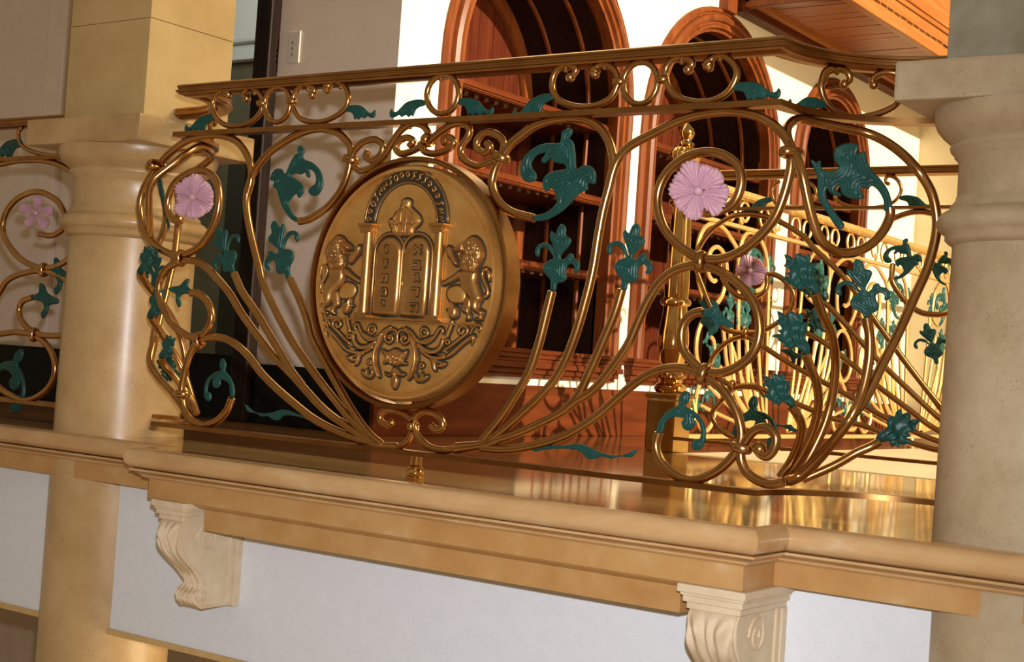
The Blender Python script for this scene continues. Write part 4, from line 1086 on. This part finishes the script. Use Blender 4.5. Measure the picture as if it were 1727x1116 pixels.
# crown
C4 = (600, 270, 7.97)
relief('crown', M2([(530,1010),(492,920),(462,850),(470,800),(508,790),(540,720),(600,665),(625,600),(645,545),(700,522),(758,550),(752,620),(790,670),(860,740),(893,820),(850,880),(800,930),(765,1010)], *C4), H=.010, w=.014, m=m_med)
for p in ([(675,640),(600,700),(560,800),(575,880),(560,975)], [(690,640),(650,720),(640,820),(600,900),(585,985)], [(705,640),(720,740),(720,840),(705,900),(700,990)], [(720,640),(790,720),(810,820),(770,920),(745,985)],
          [(560,860),(600,880),(625,860),(660,900),(665,985)], [(470,840),(520,870),(555,850)], [(640,850),(690,870),(730,850),(800,870),(850,830)], [(530,1000),(640,1012),(768,998)], [(535,985),(640,996),(765,983)]):
    rtube('crown_rib', M2(p, *C4), .0016, y=YD-.0105, sk=False, sides=6)
for px, py in ((672,560),(725,562),(560,845),(700,840),(800,810)):
    c = M2([(px, py)], *C4)[0]; rtube('crown_ring', [(c[0]+.0036*math.cos(a), c[1]+.0036*math.sin(a)) for a in [i*math.pi/5 for i in range(11)]], .0013, y=YD-.0115, sk=False, sides=6, sm=0)
# lions (right one traced, left one mirrored)
C2 = (740, 390, 6.975)
L = lambda n, p, **k: relief(n, M2(p, *C2), both=True, **k)
L('lion_boss', [(105,750),(120,680),(180,645),(250,645),(310,700),(325,770),(290,835),(200,840),(140,820)], H=.006, w=.014, m=m_med)
L('lion_leg', [(330,760),(295,860),(285,930),(335,965),(348,1015),(325,1042),(385,1040),(392,990),(372,940),(398,880),(392,790)], H=.009, w=.008)
L('lion_paw', [(60,605),(65,635),(150,605),(250,560),(300,560),(305,490),(260,465),(180,530),(110,575)], H=.011, w=.007)
L('lion_paw', [(100,220),(108,185),(135,178),(165,200),(188,260),(225,330),(245,380),(225,405),(190,385),(150,320),(115,280)], H=.011, w=.007)
L('lion_body', [(300,455),(268,520),(262,600),(290,680),(345,735),(388,800),(398,880),(420,930),(470,960),(498,992),(485,1022),(440,1032),(430,1046),(522,1046),(532,1000),(552,950),(520,930),(492,900),(500,850),(532,790),(512,720),(490,640),(472,560),(478,480),(400,450)], H=.015, w=.014)
L('lion_mane', [(330,112),(390,68),(450,68),(512,130),(547,230),(542,310),(512,380),(474,470),(440,508),(380,492),(300,470),(280,400),(290,330),(310,280),(340,220),(330,150)], H=.019, w=.014, m=m_medhi, hair=.13, grid=.0016)
L('lion_face', [(212,215),(238,178),(300,135),(345,125),(362,190),(350,250),(305,268),(302,312),(272,300),(262,262),(285,240),(230,245)], H=.021, w=.009, skirt=.003)
rtube('lion_tail', M2([(540,775),(580,745),(580,680),(548,600),(522,520),(535,465),(580,445)], *C2), .0042, both=True)
L('tail_tuft', [(575,450),(610,455),(630,500),(622,560),(600,590),(582,530)], H=.008, w=.005)
L('flower_bud', [(135,840),(160,830),(200,880),(240,900),(238,990),(190,1030),(140,1000),(125,930),(95,930),(130,905)], H=.013, w=.009)
for k in range(2): pass
# foliage under the ground line
C5 = (530, 530, 5.571)
RT = lambda n, p, r, **k: rtube(n, M2(p, *C5), r, both=True, **k)
MXs_keep = MXs; MXs = at(668.5, 600, YD).x
RT('volute', [(848,236),(866,225),(858,206),(832,212),(822,240),(845,272),(880,262),(902,222),(885,172),(842,146),(802,160),(786,205),(790,265)], .0034)
RT('acanthus_stem', [(850,128),(915,170),(965,235),(1035,270),(1105,242),(1150,185),(1185,132),(1216,150),(1198,182)], .0036)
RT('acanthus_stem', [(975,280),(1055,340),(1135,352),(1195,305),(1218,235)], .0048)
RT('acanthus_stem', [(1000,330),(1075,388),(1155,410),(1230,402)], .0036)
RT('acanthus_stem', [(1240,330),(1310,280),(1380,225),(1440,175),(1440,125),(1392,108),(1360,150),(1388,182),(1412,152)], .0034)
RT('acanthus_stem', [(1478,160),(1510,112),(1558,100),(1572,138),(1542,152)], .0030)
RT('acanthus_stem', [(1000,172),(1022,130),(1062,142),(1070,188),(1030,210),(1002,176)], .0030)
RT('acanthus_stem', [(1308,62),(1280,140),(1250,215)], .0042)
RT('acanthus_stem', [(1232,250),(1262,240),(1275,268),(1250,280),(1238,262)], .0026)
RT('acanthus_stem', [(1190,385),(1215,370),(1225,395),(1200,405)], .0026)
RT('acanthus_stem', [(995,480),(1015,462),(1034,482),(1015,500),(1000,490)], .0028)
RR = lambda n, p, **k: relief(n, M2(p, *C5), both=True, **k)
RR('acanthus_leaf', [(1235,398),(1325,322),(1415,242),(1500,188),(1524,228),(1484,292),(1486,240),(1405,292),(1305,382),(1242,412)], H=.008, w=.006)
RR('acanthus_leaf', [(1075,395),(1108,440),(1118,500),(1150,535),(1152,462),(1130,425)], H=.007, w=.005)
RR('acanthus_leaf', [(1120,410),(1190,440),(1250,462),(1200,500),(1150,480),(1190,465),(1130,440)], H=.006, w=.004)
RR('acanthus_leaf', [(1140,200),(1060,225),(1000,255),(1060,260),(1120,240)], H=.006, w=.004)
RR('acanthus_blade', [(905,180),(945,215),(966,280),(982,350),(984,430),(965,520),(945,565),(902,612),(888,602),(918,525),(946,440),(940,340),(915,250)], H=.012, w=.006)
RR('acanthus_blade', [(950,575),(975,632),(1030,632),(1075,600),(1078,572),(1045,580),(1020,545),(1005,590),(985,590),(965,545)], H=.009, w=.006)
MXs = MXs_keep
r1 = lambda n, p, **k: relief(n, M2(p, *C5), **k)
r1('flower_head', [(640,330),(700,352),(770,322),(830,350),(885,340),(868,400),(850,440),(878,466),(820,472),(770,482),(700,452),(658,462),(678,400)], H=.010, w=.010, groove=.3, lam=.006)
r1('flower_head', [(665,548),(722,560),(752,500),(780,500),(822,545),(865,562),(820,582),(782,562),(800,600),(796,650),(767,702),(736,660),(734,600),(745,562),(705,578)], H=.009, w=.007)
for px, py in ((765,398),(738,415),(792,415),(745,450),(785,450)):
    c = M2([(px, py)], *C5)[0]; v, f = [], []
    ball_at((c[0], YD-.010, c[1]), .0045, m_medhi, rl, 'stamen'); mp(COL.objects[-1])

# ================================================================== railing of the neighbouring bay (left edge)
YL = 2.74
ll = thing('balcony_railing', 'neighbouring brass scrollwork railing at the left edge, left of the stone column', 'railing', (-4.4, YL, 0))
pl = [(-5.6, YL), (XLc-.172, YL)]
def lp_(o): o.parent = ll; o.matrix_parent_inverse = Matrix.Translation(-ll.location); return o
lp_(sweep('handrail', pl, hr, m_rail, smooth=30))
lp_(sweep('middle_rail', pl, [(.016, .785), (.016, .797), (-.016, .797), (-.016, .785)], m_rail))
lp_(sweep('bottom_rail', pl, [(.017, .053), (.017, .064), (-.017, .064), (-.017, .053)], m_rail))
lb = lambda p, **k: bar(p, Y=YL, parent=ll, **k)
lb([(-90,330),(-60,300),(-30,284),(0,277),(30,271),(65,270),(96,276),(125,292)])
lb([(112,366),(96,338),(62,323),(28,336),(9,361),(5,391),(20,421),(45,443),(75,452),(105,444),(135,420)])
lb([(112,366),(108,384),(88,397),(66,394)], r=.0085)
lb([(38,214),(31,224),(36,244),(56,256),(85,262),(106,261)], r=bs)
lb([(-60,600),(-30,540),(0,491),(15,471),(45,459),(75,457),(108,469),(135,500)])
lb([(135,540),(115,562),(85,566),(60,561),(40,546),(32,525),(38,508),(56,501)])
lb([(-70,590),(-35,568),(0,563),(30,560),(58,566),(83,586),(93,621),(80,656),(45,675),(10,662),(-12,640),(-14,612)])
for px, py, al in ((74,455,(1,0,0)),(58,564,(1,0,0))): lp_(collar(at(px, py, YL), al, ll, m_brass))
put_leaf('frieze', at(38,243,YL), at(-12,250,YL), ll, flip=True)
put_leaf('bud', at(57,502,YL), at(98,508,YL), ll)
put_leaf('bud', at(80,458,YL), at(122,470,YL), ll)
put_leaf('curl', at(-12,640,YL), at(38,590,YL), ll)
flower(at(61,359,YL-.012), ll, .92, N=(.75,-1,0), rot=0, layers=1, span=.84)

# ================================================================== guard railings round the stair opening behind
YA, XB = 4.50, -2.52
ra = thing('stair_railing', 'bronze scrollwork railing crossing behind the right side of the bay railing', 'railing', (-1.6, YA, 0))
pa_ = [(NXp+.06, YA), (-.35, YA)]
def ap(o): o.parent = ra; o.matrix_parent_inverse = Matrix.Translation(-ra.location); return o
shift = lambda pr, dz: [(a, b+dz) for a, b in pr]
za = at(1400, 290, YA).z-.905; zm = at(1400, 351, YA).z-.791
ap(sweep('handrail', pa_, shift(hr, za), m_rail, smooth=30))
ap(sweep('middle_rail', pa_, shift([(.014, .786), (.014, .796), (-.014, .796), (-.014, .786)], zm), m_rail))
ap(sweep('bottom_rail', pa_, [(.015, .047), (.015, .058), (-.015, .058), (-.015, .047)], m_rail))
ab = lambda p, **k: bar(p, Y=YA, parent=ra, sides=8, **k)
for p in ([(1170,440),(1182,412),(1201,387),(1232,366),(1263,361),(1297,367),(1325,379),(1357,400),(1377,423),(1414,457),(1442,491),(1466,527),(1520,600),(1580,680),(1640,760)],
          [(1452,500),(1476,540),(1530,615),(1580,677),(1640,750)],
          [(1382,501),(1420,540),(1473,599),(1530,655),(1578,700),(1640,752)],
          [(1350,556),(1387,576),(1430,609),(1479,650),(1532,690),(1575,722),(1640,758)],
          [(1257,565),(1282,581),(1333,614),(1369,634),(1430,667),(1481,698),(1530,722),(1573,741),(1640,762)],
          [(1234,652),(1280,655),(1349,683),(1405,706),(1456,718),(1510,738),(1573,757),(1640,768)],
          [(1165,428),(1180,470),(1200,520),(1219,551),(1240,560),(1262,561),(1285,558),(1313,543),(1335,520),(1338,495),(1320,470),(1296,462),(1294,480),(1289,492),(1268,504),(1245,499),(1227,483),(1216,460),(1222,435),(1245,425)],
          [(1257,566),(1240,570),(1222,580),(1203,600),(1198,620),(1215,640),(1234,650)],
          [(1236,655),(1214,678),(1201,698),(1209,718),(1226,732),(1240,738)],
          [(1236,655),(1255,650),(1278,652),(1290,668)],
          [(1490,380),(1502,371),(1526,361),(1549,357),(1572,360),(1591,369),(1610,390)],
          [(1506,445),(1504,462),(1507,480),(1528,509),(1549,525),(1570,530),(1600,527),(1640,500)]):
    ab(p, r=.0095)
for p in ([(1500,311),(1494,307),(1495,299),(1503,297),(1514,304),(1520,320),(1512,336),(1495,346),(1470,350),(1440,349),(1418,342),(1408,330),(1412,314),(1424,306),(1430,314)],
          [(1315,306),(1306,312),(1302,324),(1306,340),(1318,348),(1345,349),(1364,344),(1376,330),(1374,316),(1364,308),(1356,314)]):
    ab(p, r=.006)
ap(collar(at(1257,563,YA), (1,0,0), ra, m_brass)); ap(collar(at(1235,651,YA), (1,0,0), ra, m_brass))
put_leaf('frieze', at(1518,334,YA), at(1572,342,YA), ra)
put_leaf('frieze', at(1304,336,YA), at(1256,350,YA), ra, flip=True)
put_leaf('acanthus', at(1505,470,YA), at(1528,402,YA), ra, flip=False)
put_leaf('acanthus', at(1595,480,YA), at(1596,424,YA), ra, flip=True)
put_leaf('fleur', at(1580,612,YA), at(1560,545,YA), ra)
put_leaf('oak', at(1390,560,YA), at(1362,520,YA), ra)
put_leaf('oak', at(1392,505,YA), at(1352,455,YA), ra)
put_leaf('fleur', at(1198,560,YA), at(1188,495,YA), ra)
put_leaf('curl', at(1240,738,YA), at(1272,668,YA), ra)
put_leaf('creeper', at(1385,725,YA), at(1290,722,YA), ra)
put_leaf('bud', at(1352,600,YA), at(1318,590,YA), ra)
flower(at(1266,457,YA-.015), ra, .98, rot=20)

rb_ = thing('stair_railing', 'sunlit gold scrollwork railing running back from the newel post', 'railing', (XB, 6.4, 0))
def bp(o): o.parent = rb_; o.matrix_parent_inverse = Matrix.Translation(-rb_.location); return o
pb = [(XB, 8.74), (XB, NYp+.07)]
bp(sweep('handrail', pb, shift([(a*1.2+.008, b) for a, b in hr], za), m_brass_sunlit, smooth=30))
bp(sweep('middle_rail', pb, shift([(.014, .784), (.014, .798), (-.014, .798), (-.014, .784)], zm), m_brass_sunlit))
bp(sweep('bottom_rail', pb, [(.015, .047), (.015, .062), (-.015, .062), (-.015, .047)], m_brass_sunlit))
K = (zm+.791)/.791
base = [[at(x, y, YF) for x, y in p] for p in RB]
for yc in (5.48, 7.05, 8.62):
    for s in (1, -1):
        for p in base:
            Q = [Vector((XB, yc+s*(a.x-MXs)*.86, a.z*K)) for a in p]
            if max(q.y for q in Q) > 8.74: continue
            if min(q.y for q in Q) < NYp+.075: Q = [Vector((q.x, max(q.y, NYp+.08), q.z)) for q in Q]
            bp(tube('scroll_bar', Q, .0086, m_brass_sunlit, None, sides=7, sm=3))
        def bl(kind, b, t, flip):
            b = at(*b, YF); t = at(*t, YF)
            B = Vector((XB, yc+s*(b.x-MXs)*.86, b.z*K)); T = Vector((XB, yc+s*(t.x-MXs)*.86, t.z*K))
            if max(B.y, T.y) < 8.7: put_leaf(kind, B, T, rb_, N=(1, 0, 0), flip=flip)
        bl('acanthus', (900.5, 368), (958.6, 216.3), s < 0); bl('fleur', (933, 488), (948, 378), s < 0); bl('fleur', (1052, 487), (1073, 376), s < 0)
        bl('bud', (1184, 525), (1236, 549), s < 0); bl('curl', (1112, 729), (1158, 660), s < 0)
        for u1, z1, k in ((.16, .66, 1), (.26, .56, 0), (.36, .48, 1), (.45, .40, 0), (.54, .32, 1), (.62, .24, 0), (.68, .17, 1)):
            P = [Vector((XB, yc+s*(.10+(u1-.10)*q**.85), .075+(z1-.075)*q**1.15)) for q in (0, .25, .5, .75, 1)]
            if max(q.y for q in P) > 8.7 or min(q.y for q in P) < NYp+.09: continue
            bp(tube('fan_stem', P, .0075, m_brass_sunlit, None, sides=7, sm=2))
            d_ = (P[-1]-P[-2]).normalized()
            if k: put_leaf('fleur', P[-1]-d_*.01, P[-1]+d_*.12, rb_, N=(1, 0, 0), flip=s < 0)
for k in range(14):     # C scrolls of the top frieze
    y0 = NYp+.14+k*.295; zc = .845+za*.5+zm*.5
    for s in (1, -1):
        P = []
        for i in range(16):
            a = math.radians(250-i*26); r_ = .043*(1-.045*max(0, i-6))
            P.append(Vector((XB, y0+s*(.062+r_*math.cos(a)), zc+r_*math.sin(a)*1.02)))
        bp(tube('frieze_scroll', P, .0062, m_brass_sunlit, None, sides=6, sm=2))
for i, y in enumerate((5.48, 7.05)):
    bp(lathe('foot_post', [(.019, .0005), (.020, .008), (.014, .016), (.012, .047)], XB, y, m_brass_sunlit, seg=16))
